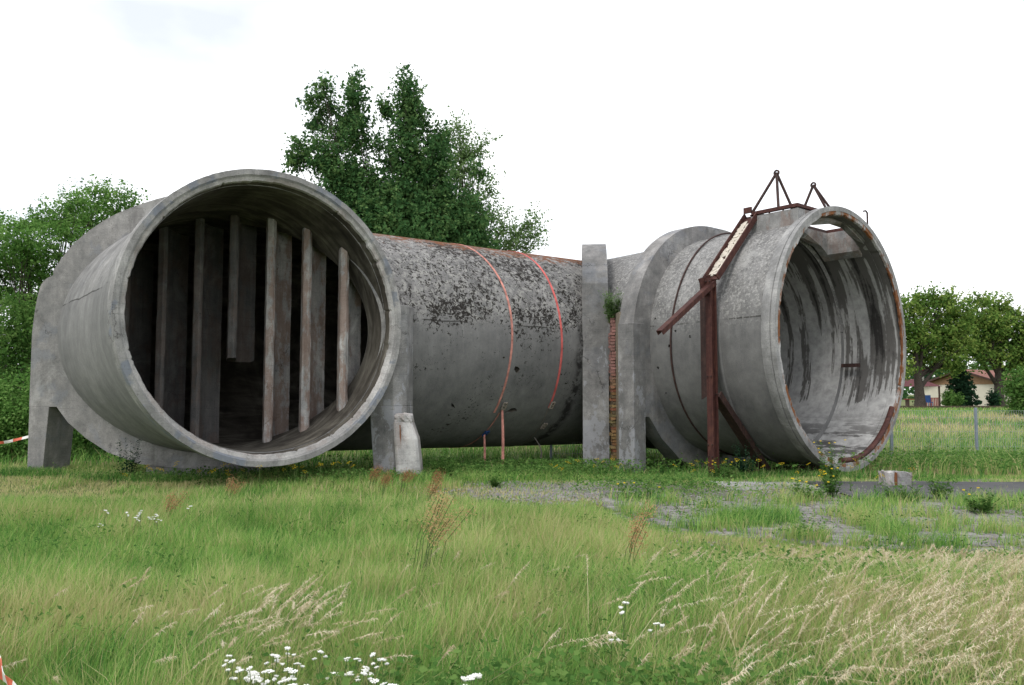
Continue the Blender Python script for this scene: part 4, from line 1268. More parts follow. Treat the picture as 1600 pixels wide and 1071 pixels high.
bush('elder_bush', 'low dark bush under the lower curve of the left frame', 'bush', 170, 690, 70, 45, 20.5, 8000, MAT['leaf_maple'], .08)
bush('elder_bush', 'tall bush mass left of the frame and half out of view', 'bush', -90, 560, 90, 150, 22, 9000, MAT['leaf_locust'], .1)
for x, lab in ((330, 'shady bush behind the left mouth, seen under its rim'), (480, 'shady bush behind the gap left of the broken post'), (700, 'overgrown bush under the main duct behind its left half'), (860, 'overgrown bush under the main duct close to the pillars')):
    bush('hedge_bush', lab, 'bush', x, 660, 90, 40, 31, 4500, MAT['leaf_maple'], .11, 'bushes behind the tunnel', .25)
bush('hedge_bush', 'bush far behind the narrow gap under the right duct ring', 'bush', 1060, 660, 100, 45, 34, 4500, MAT['leaf_maple'], .11, 'bushes behind the tunnel', .25)

Yr = 62
tree('lime_tree', 'round yellowish green lime tree next to the right mouth', 'tree', (at(1434, 600, Yr).x, Yr),
     [lobe(x, y, rx, ry, Yr, random.uniform(-1, 1)) for x, y, rx, ry in [(1440, 480, 26, 24), (1475, 470, 24, 16), (1498, 490, 20, 24), (1430, 520, 26, 28), (1470, 520, 34, 30), (1500, 530, 20, 28), (1440, 560, 20, 16), (1415, 578, 12, 16), (1478, 556, 26, 18), (1490, 574, 10, 10), (1468, 574, 14, 10), (1410, 500, 20, 30), (1400, 540, 26, 24), (1498, 566, 9, 12)]], 17000, MAT['leaf_lime'], .26, .36, 6.5, 18, .34)
tree('lime_tree', 'tall loose lime tree in front of the house at right edge', 'tree', (at(1562, 600, 66).x, 66),
     [lobe(x, y, rx, ry, 66, random.uniform(-1, 1)) for x, y, rx, ry in [(1535, 475, 20, 14), (1560, 480, 22, 14), (1525, 500, 20, 20), (1550, 510, 30, 22), (1582, 500, 20, 20), (1540, 540, 28, 22), (1575, 535, 26, 24), (1605, 520, 24, 34), (1575, 556, 24, 12), (1528, 553, 18, 12), (1602, 560, 20, 18), (1535, 572, 12, 9), (1588, 574, 20, 14), (1640, 530, 40, 50), (1515, 535, 16, 22)]], 20000, MAT['leaf_lime'], .27, .36, 7.0, 18, .34)
tree('fir_tree', 'dark drooping fir in front of the house wall', 'tree', (at(1503, 600, 64).x, 64),
     [lobe(1500 + dx, y, rx * .62, 3, 64, 0, rx * .62) for y, rx in ((566, 5), (574, 9), (582, 13), (590, 17), (598, 20), (606, 23), (614, 26), (622, 29), (630, 30)) for dx in (-rx * .28, rx * .28)], 8000, MAT['leaf_fir'], .20, .18, 4.2, 12, .11, .1, limbs=False)
bush('bush', 'small rounded golden green bush before the fir', 'bush', 1487, 622, 13, 13, 61, 2500, MAT['leaf_weed'], .16, None, .14)
bush('bush', 'dark round bush against house wall by a tree trunk', 'bush', 1552, 624, 9, 13, 65, 2000, MAT['leaf_fir'], .16, None, .14)
bush('bush', 'bright green spreading bush at right edge above the fence', 'bush', 1592, 612, 26, 36, 46, 5000, MAT['leaf_weed'], .16, None, .22)
bush('bush', 'blue green bush far behind the pavilion roof', 'bush', 1450, 598, 24, 18, 84, 3000, MAT['leaf_fir'], .25, None, .25)

# a wood far behind everything
P = np.stack([rng.uniform(-260, 320, 26000), rng.uniform(150, 190, 26000), np.zeros(26000)], 1)
hh = 6 + 5 * vnoise(P[:, 0], P[:, 1] * .3, 14, 3)
P[:, 2] = hh * rng.random(26000) ** .6
N = rng.normal(size=P.shape) * .7 + np.array([0, -.5, .6]); N /= np.linalg.norm(N, axis=1)[:, None]
V, T, ti = leaf_cards(P, N, rng.uniform(1.0, 2.2, len(P)), rng.random(len(P)) * .8)
np_mesh('far_wood', V, tri=T, tint=ti, mats=[MAT['leaf_maple']], kind='stuff')

# ------------------------------------------------------------------ grass
def blades(X, Y, h, w, lean, tint, segs=2, az_sp=1.35, az0=0.1, zoff=0.0):
    """curved tapering blades; lean: how far the tip moves, mostly with the wind toward +x"""
    n = len(X)
    Z = gz(X, Y) + zoff
    az = az0 + rng.normal(size=n) * az_sp + (vnoise(X, Y, .45, 3) - .5) * 4.5
    w = w * np.where(rng.random(n) < .12, 1.9, 1)
    dx, dy = np.cos(az), np.sin(az)
    fa = rng.uniform(0, math.pi, n)
    wx, wy = np.cos(fa) * w * .5, np.sin(fa) * w * .5
    rows = []
    for k in range(segs + 1):
        t = k / segs
        ox = dx * lean * h * t * t; oy = dy * lean * h * t * t
        z = Z + h * t * (1 - .28 * lean * t)
        ww = (1 - t) ** .7 if k < segs else 0
        c = np.stack([X + ox, Y + oy, z], 1)
        if k < segs:
            o = np.stack([wx * ww, wy * ww, 0 * wx], 1); rows += [c - o, c + o]
        else: rows.append(c)
    m = 2 * segs + 1
    V = np.stack(rows, 1).reshape(-1, 3)
    b0 = np.arange(n) * m
    T = []
    for k in range(segs - 1):
        a = b0 + 2 * k
        T += [np.stack([a, a + 1, a + 3], 1), np.stack([a, a + 3, a + 2], 1)]
    a = b0 + 2 * (segs - 1)
    T.append(np.stack([a, a + 1, a + 2], 1))
    return V, np.concatenate(T), np.repeat(tint, m)

def in_view(X, Y, m=0.6): return np.abs(X) < 0.68 * Y + m

def yard_mask(X, Y):
    lo = yard_lo(X); a = (X > 1.45) & (Y > lo) & (Y < 12.15)
    return a
def path_mask(X, Y): return (X > 5.35) & (Y > path_lo(X)) & (Y < path_hi(X))
def apron_mask(X, Y): return (X > 3.3) & (X <= 5.4) & (Y > 13.3) & (Y < 14.9)

def scatter(n, y0, y1, xm=0.6):
    Y = np.sqrt(rng.uniform(y0 * y0, y1 * y1, n)); X = rng.uniform(-1, 1, n) * (0.68 * Y + xm)
    return X, Y

allV, allT, allt = [], [], []
off = 0
def push(r):
    global off
    V, T, t = r
    allV.append(V); allT.append(T + off); allt.append(t); off += len(V)

def meadow(n, y0, y1, wbase, segs, side=0):
    X, Y = scatter(n, y0, y1)
    if side:      # thinner growth goes on past both edges of the view
        X = np.sign(X) * (0.68 * Y + .5 + side * rng.random(n) ** 1.2)
    patch = vnoise(X, Y, 1.1, 0); fine = vnoise(X, Y, .35, 4); big_ = vnoise(X, Y, 2.7, 5)
    h = 0.27 + .16 * (big_ - .5) + .16 * (fine - .5)
    dry = .11 + .30 * (patch - .5) + .25 * (big_ - .5)
    dens = np.ones(n)
    # right foreground: taller and blond
    rf = sstep(.2, 2.2, X + .25 * (Y - 4)) * (1 - sstep(5.0, 7.2, Y))
    h += .16 * rf; dry += .18 * rf + .22 * rf * sstep(1.8, 3.0, X)
    gp = np.exp(-(((X - 2.1) / 1.1) ** 2 + ((Y - 5.9) / .7) ** 2))           # a dark green clump of leaves there
    dry -= .6 * gp
    edge = np.exp(-((Y - (7.8 + .55 * np.clip(2.6 - X, 0, 3))) / .45) ** 2) * sstep(1.2, 2.6, X)
    dry += .55 * edge * (1 - .75 * sstep(3.6, 4.6, X)) * sstep(.3, .6, vnoise(X, Y, .7, 6))
    # further off it is shorter; a bleached strip lies left of the tunnel
    h *= 1 - .45 * sstep(9.5, 12.5, Y)
    h *= 1 - .62 * sstep(6.2, 7.8, Y) * sstep(.6, 2.0, X)
    str_ = sstep(-4.3, -6.2, X) * sstep(11.6, 12.6, Y) * (1 - sstep(15.3, 16.4, Y)) * sstep(.25, .6, vnoise(X, Y, .8, 6) + .25)
    dry += .95 * str_; h -= .11 * str_
    lush = sstep(13.2, 14.6, Y) * sstep(-6, -4.5, X) * (1 - sstep(4.5, 6, X)); dry -= .22 * lush; h += .03 * lush
    grit = np.hypot((X - .75) / 1.9, (Y - 13.2) / 2.0) + .5 * (fine - .5)
    h *= 1 - .5 * np.exp(-(((X - .8) / 2.2) ** 2 + ((Y - 11.2) / 1.2) ** 2))
    dens *= np.where(grit < 1, .55, 1); h *= np.where(grit < 1, .45, 1); dry += np.where(grit < 1, .25, 0)
    fr = vnoise(X, Y, .55, 2) * .6 + vnoise(X, Y, .22, 7) * .4
    ym = yard_mask(X, Y)
    tuft = sstep(.485, .60, fr + .18 * np.exp(-((Y - 11.3) / .7) ** 2) * sstep(3.5, 5, X) + .05 * sstep(10, 11, Y))
    dens = np.where(ym, np.maximum(.06, tuft * .9), dens); h = np.where(ym, .10 + .13 * tuft, h); dry = np.where(ym, dry - .10 * tuft, dry)
    dens *= np.where(path_mask(X, Y), .012, 1); dens *= np.where(apron_mask(X, Y), .12, 1)
    bare = (X > 1.2) & (Y > 12.15) & (Y < 16) & ~path_mask(X, Y)
    dens = np.where(bare, np.where(fr > .47, .8, .15), dens)
    yel = np.exp(-(((X + 2.45) / .5) ** 2 + ((Y - 5.2) / .35) ** 2)); dry += .5 * yel; h -= .1 * yel
    keep = rng.random(n) < dens
    # keep clear of the legs and the solid parts
    X, Y, h, dry = X[keep], Y[keep], h[keep], dry[keep]
    m = len(X)
    tint = np.clip(np.where(rng.random(m) < dry, rng.uniform(.60, 1.0, m), rng.normal(.40, .18, m) + .30 * (patch[keep] - .5) + .26 * (fine[keep] - .5) + .10), 0, 1)
    hh = np.clip(h, .05, 1) * rng.uniform(.55, 1.3, m)
    push(blades(X, Y, hh, wbase * (1 + Y * .06) * rng.uniform(.7, 1.3, m), rng.uniform(.10, .70, m), tint, segs))
meadow(95000, 3.2, 6.2, .0042, 3)
meadow(120000, 6.2, 10.5, .0048, 2)
meadow(110000, 10.5, 17.5, .0060, 2)
meadow(34000, 2.2, 7, .0065, 2, 4.5)
meadow(42000, 7, 17.5, .0085, 2, 6)
# rougher, greener growth under and behind the tunnel and along the fence
X, Y = scatter(60000, 17.0, 34)
dn = vnoise(X, Y, 1.2, 3)
k = (rng.random(len(X)) < .35 + .65 * dn); X, Y = X[k], Y[k]
m = len(X)
fz = sstep(6, 9, X)
push(blades(X, Y, (.30 + .16 * vnoise(X, Y, .9, 1) + .18 * fz * (1 - sstep(21, 24, Y))) * rng.uniform(.5, 1.3, m), .016 * rng.uniform(.7, 1.4, m), rng.uniform(.2, .8, m),
            np.clip(np.where(rng.random(m) < .12 + .40 * fz * vnoise(X, Y, 1.5, 6), rng.uniform(.6, .95, m), rng.normal(.30, .14, m)), 0, 1), 2))
# rank grass crowding the feet of legs, pillars, post and rims
feet = [(-9.8, 15.6, .35), (-9.4, 15.55, .3), (-2.5, 15.1, .4), (-1.9, 14.8, .35), (2.0, 18.5, .45), (2.75, 17.7, .4), (4.2, 16.0, .45), (-5.5, 14.9, 1.3), (-7.2, 15.2, .7), (7.2, 16.2, .9), (5.4, 16.4, .8)]
fx = np.concatenate([rng.normal(a, c, int(1500 * (.5 + c))) for a, b, c in feet]); fy = np.concatenate([rng.normal(b, .16, int(1500 * (.5 + c))) for a, b, c in feet])
m = len(fx)
push(blades(fx, fy, rng.uniform(.06, .25, m), .008 * rng.uniform(.6, 1.6, m), rng.uniform(.1, .8, m), np.clip(np.where(rng.random(m) < .14, rng.uniform(.6, 1, m), rng.normal(.22, .14, m)), 0, 1), 3))
X = rng.uniform(16, 60, 40000); Y = rng.uniform(26, 60, 40000); k = in_view(X, Y, 2); X, Y = X[k], Y[k]; m = len(X)
db = sstep(.42, .55, vnoise(X, Y, 4.0, 2)) * sstep(28, 33, Y) * (1 - sstep(46, 52, Y))
push(blades(X, Y, .32 * rng.uniform(.6, 1.3, m), .035 * rng.uniform(.7, 1.4, m), rng.uniform(.2, .8, m), np.clip(np.where(rng.random(m) < .15 + .75 * db, rng.uniform(.65, 1, m), rng.normal(.32, .12, m)), 0, 1), 2))
np_mesh('meadow_grass', np.concatenate(allV), tri=np.concatenate(allT), tint=np.concatenate(allt), mats=[MAT['grass']], kind='stuff')

# tall seed-head grass, bent by the wind toward the right
def plume_grass(name, X, Y, H, lean, L, mat, tint0, npl=26, wide=.020):
    V, T, t = [], [], []
    o = 0
    for i in range(len(X)):
        x, y, h = X[i], Y[i], H[i]
        z = float(gz(x, y)); az = rng.normal(.05, .6); ln = lean[i]
        def P(s): return np.array([x + math.cos(az) * ln * h * s * s, y + math.sin(az) * ln * h * s * s, z + h * s * (1 - .30 * ln * s)])
        w = .0016
        c = [P(s) for s in (0, .35, .7, 1.0)]
        for q in c: V.append(np.array([q + (w, 0, 0), q - (w, 0, 0)]))
        for j in range(3): T += [(o + 2 * j, o + 2 * j + 1, o + 2 * j + 3), (o + 2 * j, o + 2 * j + 3, o + 2 * j + 2)]
        t += [.25 + .2 * rng.random()] * 8; o += 8
        tt = tint0 + rng.normal(0, .14)
        for j in range(npl):
            s = 1 - L * (j + rng.random()) / npl
            q = P(s); r = wide * math.sin(math.pi * min(1, (1 - s) / L * .85 + .15)) * (.5 + rng.random())
            dv = rng.normal(size=3); dv /= np.linalg.norm(dv)
            tip = q + dv * r + np.array([math.cos(az) * .012, math.sin(az) * .012, -.003])
            sd = np.cross(dv, [0, 0, 1.0]); sd = sd / (np.linalg.norm(sd) + 1e-6) * .0029
            V.append(np.array([q - sd, q + sd, tip])); T.append((o, o + 1, o + 2)); o += 3
            t += [float(np.clip(tt + rng.normal(0, .12), 0, 1))] * 3
    return np_mesh(name, np.concatenate(V), tri=np.array(T), tint=t, mats=[mat], kind='stuff')
n = 1300
X = rng.uniform(-.3, 5.4, 4500); Y = rng.uniform(3.3, 8.0, 4500)
k = in_view(X, Y, .2) & (Y < 7.3) & (rng.random(4500) < np.clip(.08 + .46 * (X - .8) - .02 * (Y - 4), .03, 1)) & (np.exp(-(((X - 2.1) / .9) ** 2 + ((Y - 5.9) / .6) ** 2)) < .5)
X, Y = X[k][:n], Y[k][:n]
X2 = rng.normal(-1.55, .32, 60); Y2 = rng.normal(4.7, .25, 60)
X3 = np.r_[rng.uniform(2.2, 3.9, 70), rng.uniform(3.9, 5.6, 60)]; Y3 = 7.4 + rng.normal(0, .5, 130)
X4 = rng.uniform(-4, 1.2, 110); Y4 = rng.uniform(3.6, 6.5, 110); X4[:70] = rng.uniform(.5, 2.4, 70); Y4[:70] = rng.uniform(3.4, 4.8, 70)
X = np.concatenate([X, X2, X3, X4]); Y = np.concatenate([Y, Y2, Y3, Y4])
H = np.concatenate([rng.uniform(.50, .92, len(X) - 300), rng.uniform(.4, .58, 60), rng.uniform(.16, .28, 130), rng.uniform(.34, .48, 110)])
H = np.where(X > .3, np.minimum(H, np.clip(1.72 - .20 * Y, .16, 1) * rng.uniform(.55, 1.12, len(X))), H)
plume_grass('seed_grass', X, Y, H, rng.uniform(.35, 1.10, len(X)), .24, MAT['plume'], .66, 76, .024)

# scattered clumps of broad-leaved meadow weeds
cx_, cy_ = scatter(110, 4.0, 11.5, 0)
PX = np.repeat(cx_, 46) + rng.normal(0, .16, 110 * 46); PY = np.repeat(cy_, 46) + rng.normal(0, .11, 110 * 46)
P = np.stack([PX, PY, gz(PX, PY) + rng.uniform(.12, .30, len(PX)) * (1 - .35 * sstep(8, 11, PY))], 1)
N = rng.normal(size=P.shape) * .5 + np.array([.1, -.2, .9]); N /= np.linalg.norm(N, axis=1)[:, None]
V, T, ti = leaf_cards(P, N, rng.uniform(.018, .05, len(P)), rng.uniform(.1, .9, len(P)), .55, .12)
np_mesh('meadow_weeds', V, tri=T, tint=ti, mats=[MAT['leaf_weed']], kind='stuff')

# loose grit and pebbles on the bare ground
def pebbles(name, X, Y, size, mat, kind='stuff'):
    n = len(X)
    base = np.array([[1, 0, 0], [.3, .9, 0], [-.8, .6, 0], [-.8, -.6, 0], [.3, -.9, 0], [.1, 0, .75]])
    a = rng.uniform(0, 6.283, n); c, s_ = np.cos(a), np.sin(a)
    B = base[None] * (1 + rng.uniform(-.25, .25, (n, 6, 1))) * size[:, None, None]
    V = np.stack([X[:, None] + B[..., 0] * c[:, None] - B[..., 1] * s_[:, None], Y[:, None] + B[..., 0] * s_[:, None] + B[..., 1] * c[:, None], gz(X, Y)[:, None] + .012 + B[..., 2]], -1).reshape(-1, 3)
    i = np.arange(n) * 6
    T = np.concatenate([np.stack([i + k, i + (k + 1) % 5, i + 5], 1) for k in range(5)])
    return np_mesh(name, V, tri=T, mats=[mat], kind=kind)
X = np.concatenate([rng.normal(.75, 1.0, 3600), rng.uniform(1.5, 7.5, 2600)]); Y = np.concatenate([rng.normal(13.2, 1.0, 3600), rng.uniform(8.4, 14, 2600)])
k = (Y > 11.3) | (X > 1.6)
pebbles('gravel', X[k], Y[k], rng.uniform(.006, .030, k.sum()) ** 1.0, MAT['sett'])

# low broad-leaved ground cover in the foreground
def cover(name, cx, cy, sx, sy, n, h, leaf, mat):
    X = rng.normal(cx, sx, n); Y = rng.normal(cy, sy, n)
    k = Y > 2.9; X, Y = X[k], Y[k]; m = len(X)
    P = np.stack([X, Y, gz(X, Y) + h * rng.uniform(.35, 1.05, m)], 1)
    N = rng.normal(size=P.shape) * .45 + np.array([.1, -.2, 1]); N /= np.linalg.norm(N, axis=1)[:, None]
    V, T, ti = leaf_cards(P, N, leaf * rng.uniform(.6, 1.3, m), rng.uniform(.15, .9, m), .8, .12)
    return np_mesh(name, V, tri=T, tint=ti, mats=[mat], kind='stuff')
cover('clover_patch', .75, 3.65, .75, .28, 3000, .34, .045, MAT['leaf_weed'])
cover('clover_patch', -.25, 3.75, .45, .22, 1300, .30, .045, MAT['leaf_weed'])
cover('clover_patch', 2.1, 3.7, .5, .25, 1200, .34, .045, MAT['leaf_weed'])
cover('nettle_patch', 2.1, 5.9, .62, .42, 4200, .36, .036, MAT['leaf_weed'])
cover('nettle_patch', .1, 16.4, 1.3, .35, 2600, .28, .05, MAT['leaf_weed'])
cover('nettle_patch', 2.5, 13.4, .7, .6, 1800, .22, .05, MAT['leaf_weed'])
cover('nettle_patch', .5, 18.0, 1.9, .5, 4500, .35, .06, MAT['leaf_weed'])
cover('nettle_patch', -4.2, 15.0, 2.0, .5, 3500, .22, .05, MAT['leaf_weed'])
cover('nettle_patch', 11.3, 18.5, 2.6, 1.2, 6000, .5, .07, MAT['leaf_weed'])

# ------------------------------------------------------------------ single plants
def plant_mesh(h, n_stem, n_leaf, leaf, spread, up=.3):
    V, T, t = [], [], []
    o = 0
    for s in range(n_stem):
        a = rng.uniform(0, 6.283); r = spread * math.sqrt(rng.random()); hh = h * rng.uniform(.65, 1.1)
        lx, ly = math.cos(a) * r, math.sin(a) * r
        for k in range(n_leaf):
            f = rng.uniform(.15, 1)
            p = np.array([lx * (.35 + .65 * f), ly * (.35 + .65 * f), hh * f])
            b_ = rng.uniform(0, 6.283); N = np.array([math.cos(b_) * .6, math.sin(b_) * .6, up + rng.random() * .7]); N /= np.linalg.norm(N)
            dv = np.array([math.cos(b_), math.sin(b_), rng.uniform(-.2, .7)]); dv /= np.linalg.norm(dv)
            l = leaf * (1.15 - .6 * f) * rng.uniform(.7, 1.3)
            sd = np.cross(dv, N); sd /= np.linalg.norm(sd)
            q = p + dv * l
            V.append(np.array([p, p + dv * l * .45 + sd * l * .24, q, p + dv * l * .45 - sd * l * .24]))
            T += [(o, o + 1, o + 2), (o, o + 2, o + 3)]; o += 4
            t += [float(np.clip(rng.normal(.5, .22), 0, 1))] * 4
        w = .004
        V.append(np.array([[lx * .35 - w, ly * .35, 0], [lx * .35 + w, ly * .35, 0], [lx, ly, hh]])); T.append((o, o + 1, o + 2)); o += 3; t += [.3] * 3
    me = bpy.data.meshes.new('foliage')
    V = np.concatenate(V)
    me.from_pydata(V.tolist(), [], [tuple(q) for q in T])
    at_ = me.attributes.new('tint', 'FLOAT', 'POINT'); at_.data.foreach_set('value', np.array(t, np.float32))
    return me

def weed(name, label, x, y, h, ns, nl, leaf, spread, mat, z=None, cat='weed', group=None, flowers=0):
    me = plant_mesh(h, ns, nl, leaf, spread)
    me.materials.append(mat)
    root = thing(name, label, cat, (x, y, float(gz(x, y)) if z is None else z), group)
    link('foliage', me, root)
    if flowers:
        b = MB()
        for _ in range(flowers):
            a = rng.uniform(0, 6.283); r = spread * math.sqrt(rng.random()); p = Vector((math.cos(a) * r, math.sin(a) * r, h * rng.uniform(.75, 1.15)))
            b.tube([p, p + Vector((0, 0, .012))], .017, 6)
        o = b.build('flower_heads', MAT['yellow'], None, kind='stuff', fix=False); o.parent = root
    return root
weed('leafy_shrub', 'bright green young shrub right beside the broken post', -1.35, 15.2, .58, 34, 22, .10, .42, MAT['leaf_weed'], cat='shrub')
weed('leafy_shrub', 'low bright green clump on the bare gravel patch', -.28, 14.0, .22, 24, 14, .07, .18, MAT['leaf_weed'], cat='shrub')
weed('wall_plant', 'green plant growing from the brick joint between two pillars', mid.x + jn.x * .14 + .12, mid.y + jn.y * .14, .78, 70, 28, .095, .32, MAT['leaf_poplar'], z=3.32, cat='plant')
weed('tall_weed', 'tall feathery weed with yellow flowers before right mouth rim', 5.75, 14.3, .72, 26, 22, .085, .30, MAT['leaf_weed'], flowers=8)
weed('tall_weed', 'dusty weed growing inside the steel frame foot', 4.85, 16.3, .75, 18, 22, .10, .30, MAT['leaf_fir'])
weed('tall_weed', 'dark climbing weed under the left mouth frame', -7.4, 15.2, .8, 16, 24, .09, .3, MAT['leaf_fir'])
weed('tall_weed', 'pale upright sapling by the fence post at right', 13.6, 20.6, 1.35, 16, 30, .12, .28, MAT['leaf_weed'])
weed('tall_weed', 'dark green upright weed right of the pale sapling', 14.1, 20.2, 1.15, 16, 30, .11, .25, MAT['leaf_locust'])
for x, y, h, lab in ((11.0, 20.5, .95, 'slim dark weed left of the fence post'), (11.7, 20.4, 1.0, 'slim mid green weed close left of the fence post'), (10.4, 20.0, .85, 'bushy weed between right mouth and the fence post')):
    weed('tall_weed', lab, x, y, h, 10, 24, .10, .22, MAT['leaf_locust'])
for x, y, h, sp, lab, fl in ((8.3, 12.0, .55, .16, 'tall leafy weed at the right end of the asphalt edge', 0), (6.6, 12.2, .42, .30, 'broad leafy weed on the near edge of asphalt path', 0), (5.9, 11.9, .30, .35, 'low dark green weed tuft by the asphalt path', 0), (6.35, 10.7, .34, .26, 'pointed leafy clump among paving stones at right', 3),
                             (7.5, 10.9, .36, .28, 'weed clump at right among paving stones below the tall weed', 0), (4.5, 12.1, .30, .4, 'low weed clump with yellow flowers beyond the paving', 6), (5.1, 12.6, .42, .2, 'yellow flowered weed beside the asphalt path end', 9), (1.9, 12.3, .26, .5, 'low bright green mat left of the paving stones', 4), (4.25, 15.75, .38, .4, 'weed tangle with yellow flowers at the steel column foot', 8)):
    weed('leafy_weed', lab, x, y, h, 26, 16, .085, sp, MAT['leaf_weed'], flowers=fl)
for x, y in ((1.95, 18.3), (2.9, 17.4), (3.4, 17.2)):
    pass

# yarrow: stem and flat white head, copied
def yarrow_proto(k):
    h = .42 + .05 * k
    root = thing('yarrow', 'white flat topped yarrow', 'flower', (0, 0, 0), 'yarrow in the foreground')
    hd = [(.03, 0, h, .022 + .004 * (k % 3)), (.03 + .045 * math.cos(k), .045 * math.sin(k), h - .02 - .01 * k, .016), (.03 - .04 * math.cos(k + 1), .04, h - .045, .015)]
    b = MB(); b.tube([(0, 0, 0), (.02, 0, h * .6), (.03, 0, h - .01)], .0028, 5)
    for q in hd[1:]: b.tube([(.022, 0, h * .7), (q[0], q[1], q[2] - .008)], .002, 4)
    b.build('stem', MAT['leaf_stem'], root)
    for hx, hy, hh_, R in hd[:3 if k != 1 else 2]:
        b = MB(); tx, ty = random.uniform(-.3, .3), random.uniform(-.35, .15)
        for j in range(22):
            a = 2.4 * j; q = R * math.sqrt(j / 22)
            x_, y_ = q * math.cos(a), q * math.sin(a)
            c = Vector((hx + x_, hy + y_, hh_ - 5 * q * q + tx * x_ + ty * y_ + random.uniform(-.003, .003)))
            n = 5; fr_ = R * random.uniform(.17, .26)
            b.add([c + Vector((fr_ * math.cos(6.283 * w_ / n), fr_ * math.sin(6.283 * w_ / n), random.uniform(-.002, .002))) for w_ in range(n)] + [c + Vector((0, 0, .004))] + [c + Vector((-x_ * .3, -y_ * .3, -.010))],
                  [(w_, (w_ + 1) % n, n) for w_ in range(n)] + [((w_ + 1) % n, w_, n + 1) for w_ in range(n)])
        b.build('flower_head', MAT['yarrow'], root, fix=False)
    me = plant_mesh(h * .7, 3, 8, .06, .05); me.materials.append(MAT['leaf_weed']); link('leaves', me, root)
    return root
def copy_thing(o):
    c = o.copy(); COL.objects.link(c)
    for ch in o.children:
        q = ch.copy(); COL.objects.link(q); q.parent = c
    return c
protos = [yarrow_proto(k) for k in range(4)]
used = [False] * 4
def put_yarrow(x, y, label, group, s=1.0):
    k = random.randrange(4)
    if used[k]: o = copy_thing(protos[k])
    else: o = protos[k]; used[k] = True
    o.location = (x, y, float(gz(x, y))); o.rotation_euler = (random.uniform(-.1, .1), random.uniform(-.1, .15), random.uniform(0, 6.28)); o.scale = (s, s, s)
    o['label'] = label; o['group'] = group
heads = [(365, 1019), (378, 1026), (372, 1032), (396, 1010), (400, 1017), (415, 1020), (395, 1030), (418, 1034), (425, 1042), (430, 1028), (460, 1006), (475, 1030), (462, 1055), (470, 1052), (455, 1062), (440, 1056), (412, 1066), (420, 1042), (506, 1048), (520, 1010), (538, 1050), (548, 1000), (530, 1051), (545, 1015), (570, 1005), (562, 1012), (580, 1013), (588, 1042), (602, 1022), (598, 1040), (605, 1009), (612, 1050), (629, 1043), (563, 1041), (504, 1065), (555, 1064), (740, 1054), (745, 1056), (500, 1012), (595, 1048), (430, 1018), (535, 1002)]
GY_ = 'white yarrow in the foreground patch'
heads += [(x + random.uniform(-20, 20), y + random.uniform(-8, 8)) for x, y in heads[4:16]]
for x, y in heads:
    hgt = .37
    d = (EYE - hgt) * F / (y - YH)
    lab = 'single white yarrow head at the bottom right of the patch' if False else 'white flat headed yarrow in the foreground patch at bottom left'
    if x > 700: put_yarrow((x - 800) / F * d, d, 'white yarrow standing apart right of the foreground patch', 'white yarrow right of the patch', 1)
    else: put_yarrow((x - 800) / F * d, d, lab, GY_, .70)
for x, y in ((168, 798), (205, 805), (214, 803), (222, 806), (228, 809), (242, 801), (247, 798), (256, 811), (157, 810), (300, 796), (214, 811), (250, 806)):
    d = (EYE - .30) * F / (y - YH)
    put_yarrow((x - 800) / F * d, d, 'small white yarrow far off in the grass before left frame', 'distant white yarrow before the left frame', .66)
for x, y in ((950, 952), (962, 950), (1020, 948)):
    d = (EYE - .44) * F / (y - YH)
    put_yarrow((x - 800) / F * d, d, 'white yarrow among tall blond grass near bottom centre', 'white yarrow among blond grass', .9)

# ragwort: yellow dots near the tunnel foot
def ragwort_proto(k):
    root = thing('ragwort', 'yellow ragwort', 'flower', (0, 0, 0), 'yellow ragwort')
    h = .30 + .06 * k
    b = MB(); b.tube([(0, 0, 0), (.01, .01, h)], .003, 4); b.build('stem', MAT['leaf_stem'], root)
    b = MB()
    for j in range(5 + k):
        a = 2.4 * j; r = .045 * math.sqrt(j / 5)
        c = Vector((.01 + r * math.cos(a), .01 + r * math.sin(a), h + random.uniform(-.03, .02)))
        b.add([c + Vector((.013 * math.cos(6.283 * q / 6), .013 * math.sin(6.283 * q / 6), .004)) for q in range(6)] + [c - Vector((0, 0, .008))], [tuple(range(6))] + [((q + 1) % 6, q, 6) for q in range(6)])
    b.build('flower_head', MAT['yellow'], root, fix=False)
    me = plant_mesh(h * .8, 3, 9, .06, .06); me.materials.append(MAT['leaf_weed']); link('leaves', me, root)
    return root
rp = [ragwort_proto(k) for k in range(3)]; ru = [False] * 3
def put_rag(x, y, label, group):
    k = random.randrange(3)
    if ru[k]: o = copy_thing(rp[k])
    else: o = rp[k]; ru[k] = True
    o.location = (x, y, float(gz(x, y))); o.rotation_euler = (0, 0, random.uniform(0, 6.28)); o['label'] = label; o['group'] = group
for _ in range(34): put_rag(random.uniform(-6.6, -2.4), random.uniform(13.2, 14.8), 'yellow ragwort in the grass below the left mouth', 'ragwort below the left mouth')
for _ in range(20): put_rag(random.uniform(.8, 4.6), random.uniform(13.6, 16.6), 'yellow ragwort in the weeds before pillars and steel column', 'ragwort before the pillars')
for _ in range(12): put_rag(random.uniform(4.4, 7.0), random.uniform(12.4, 14.8), 'yellow ragwort around the foot of the right mouth', 'ragwort around the right mouth')

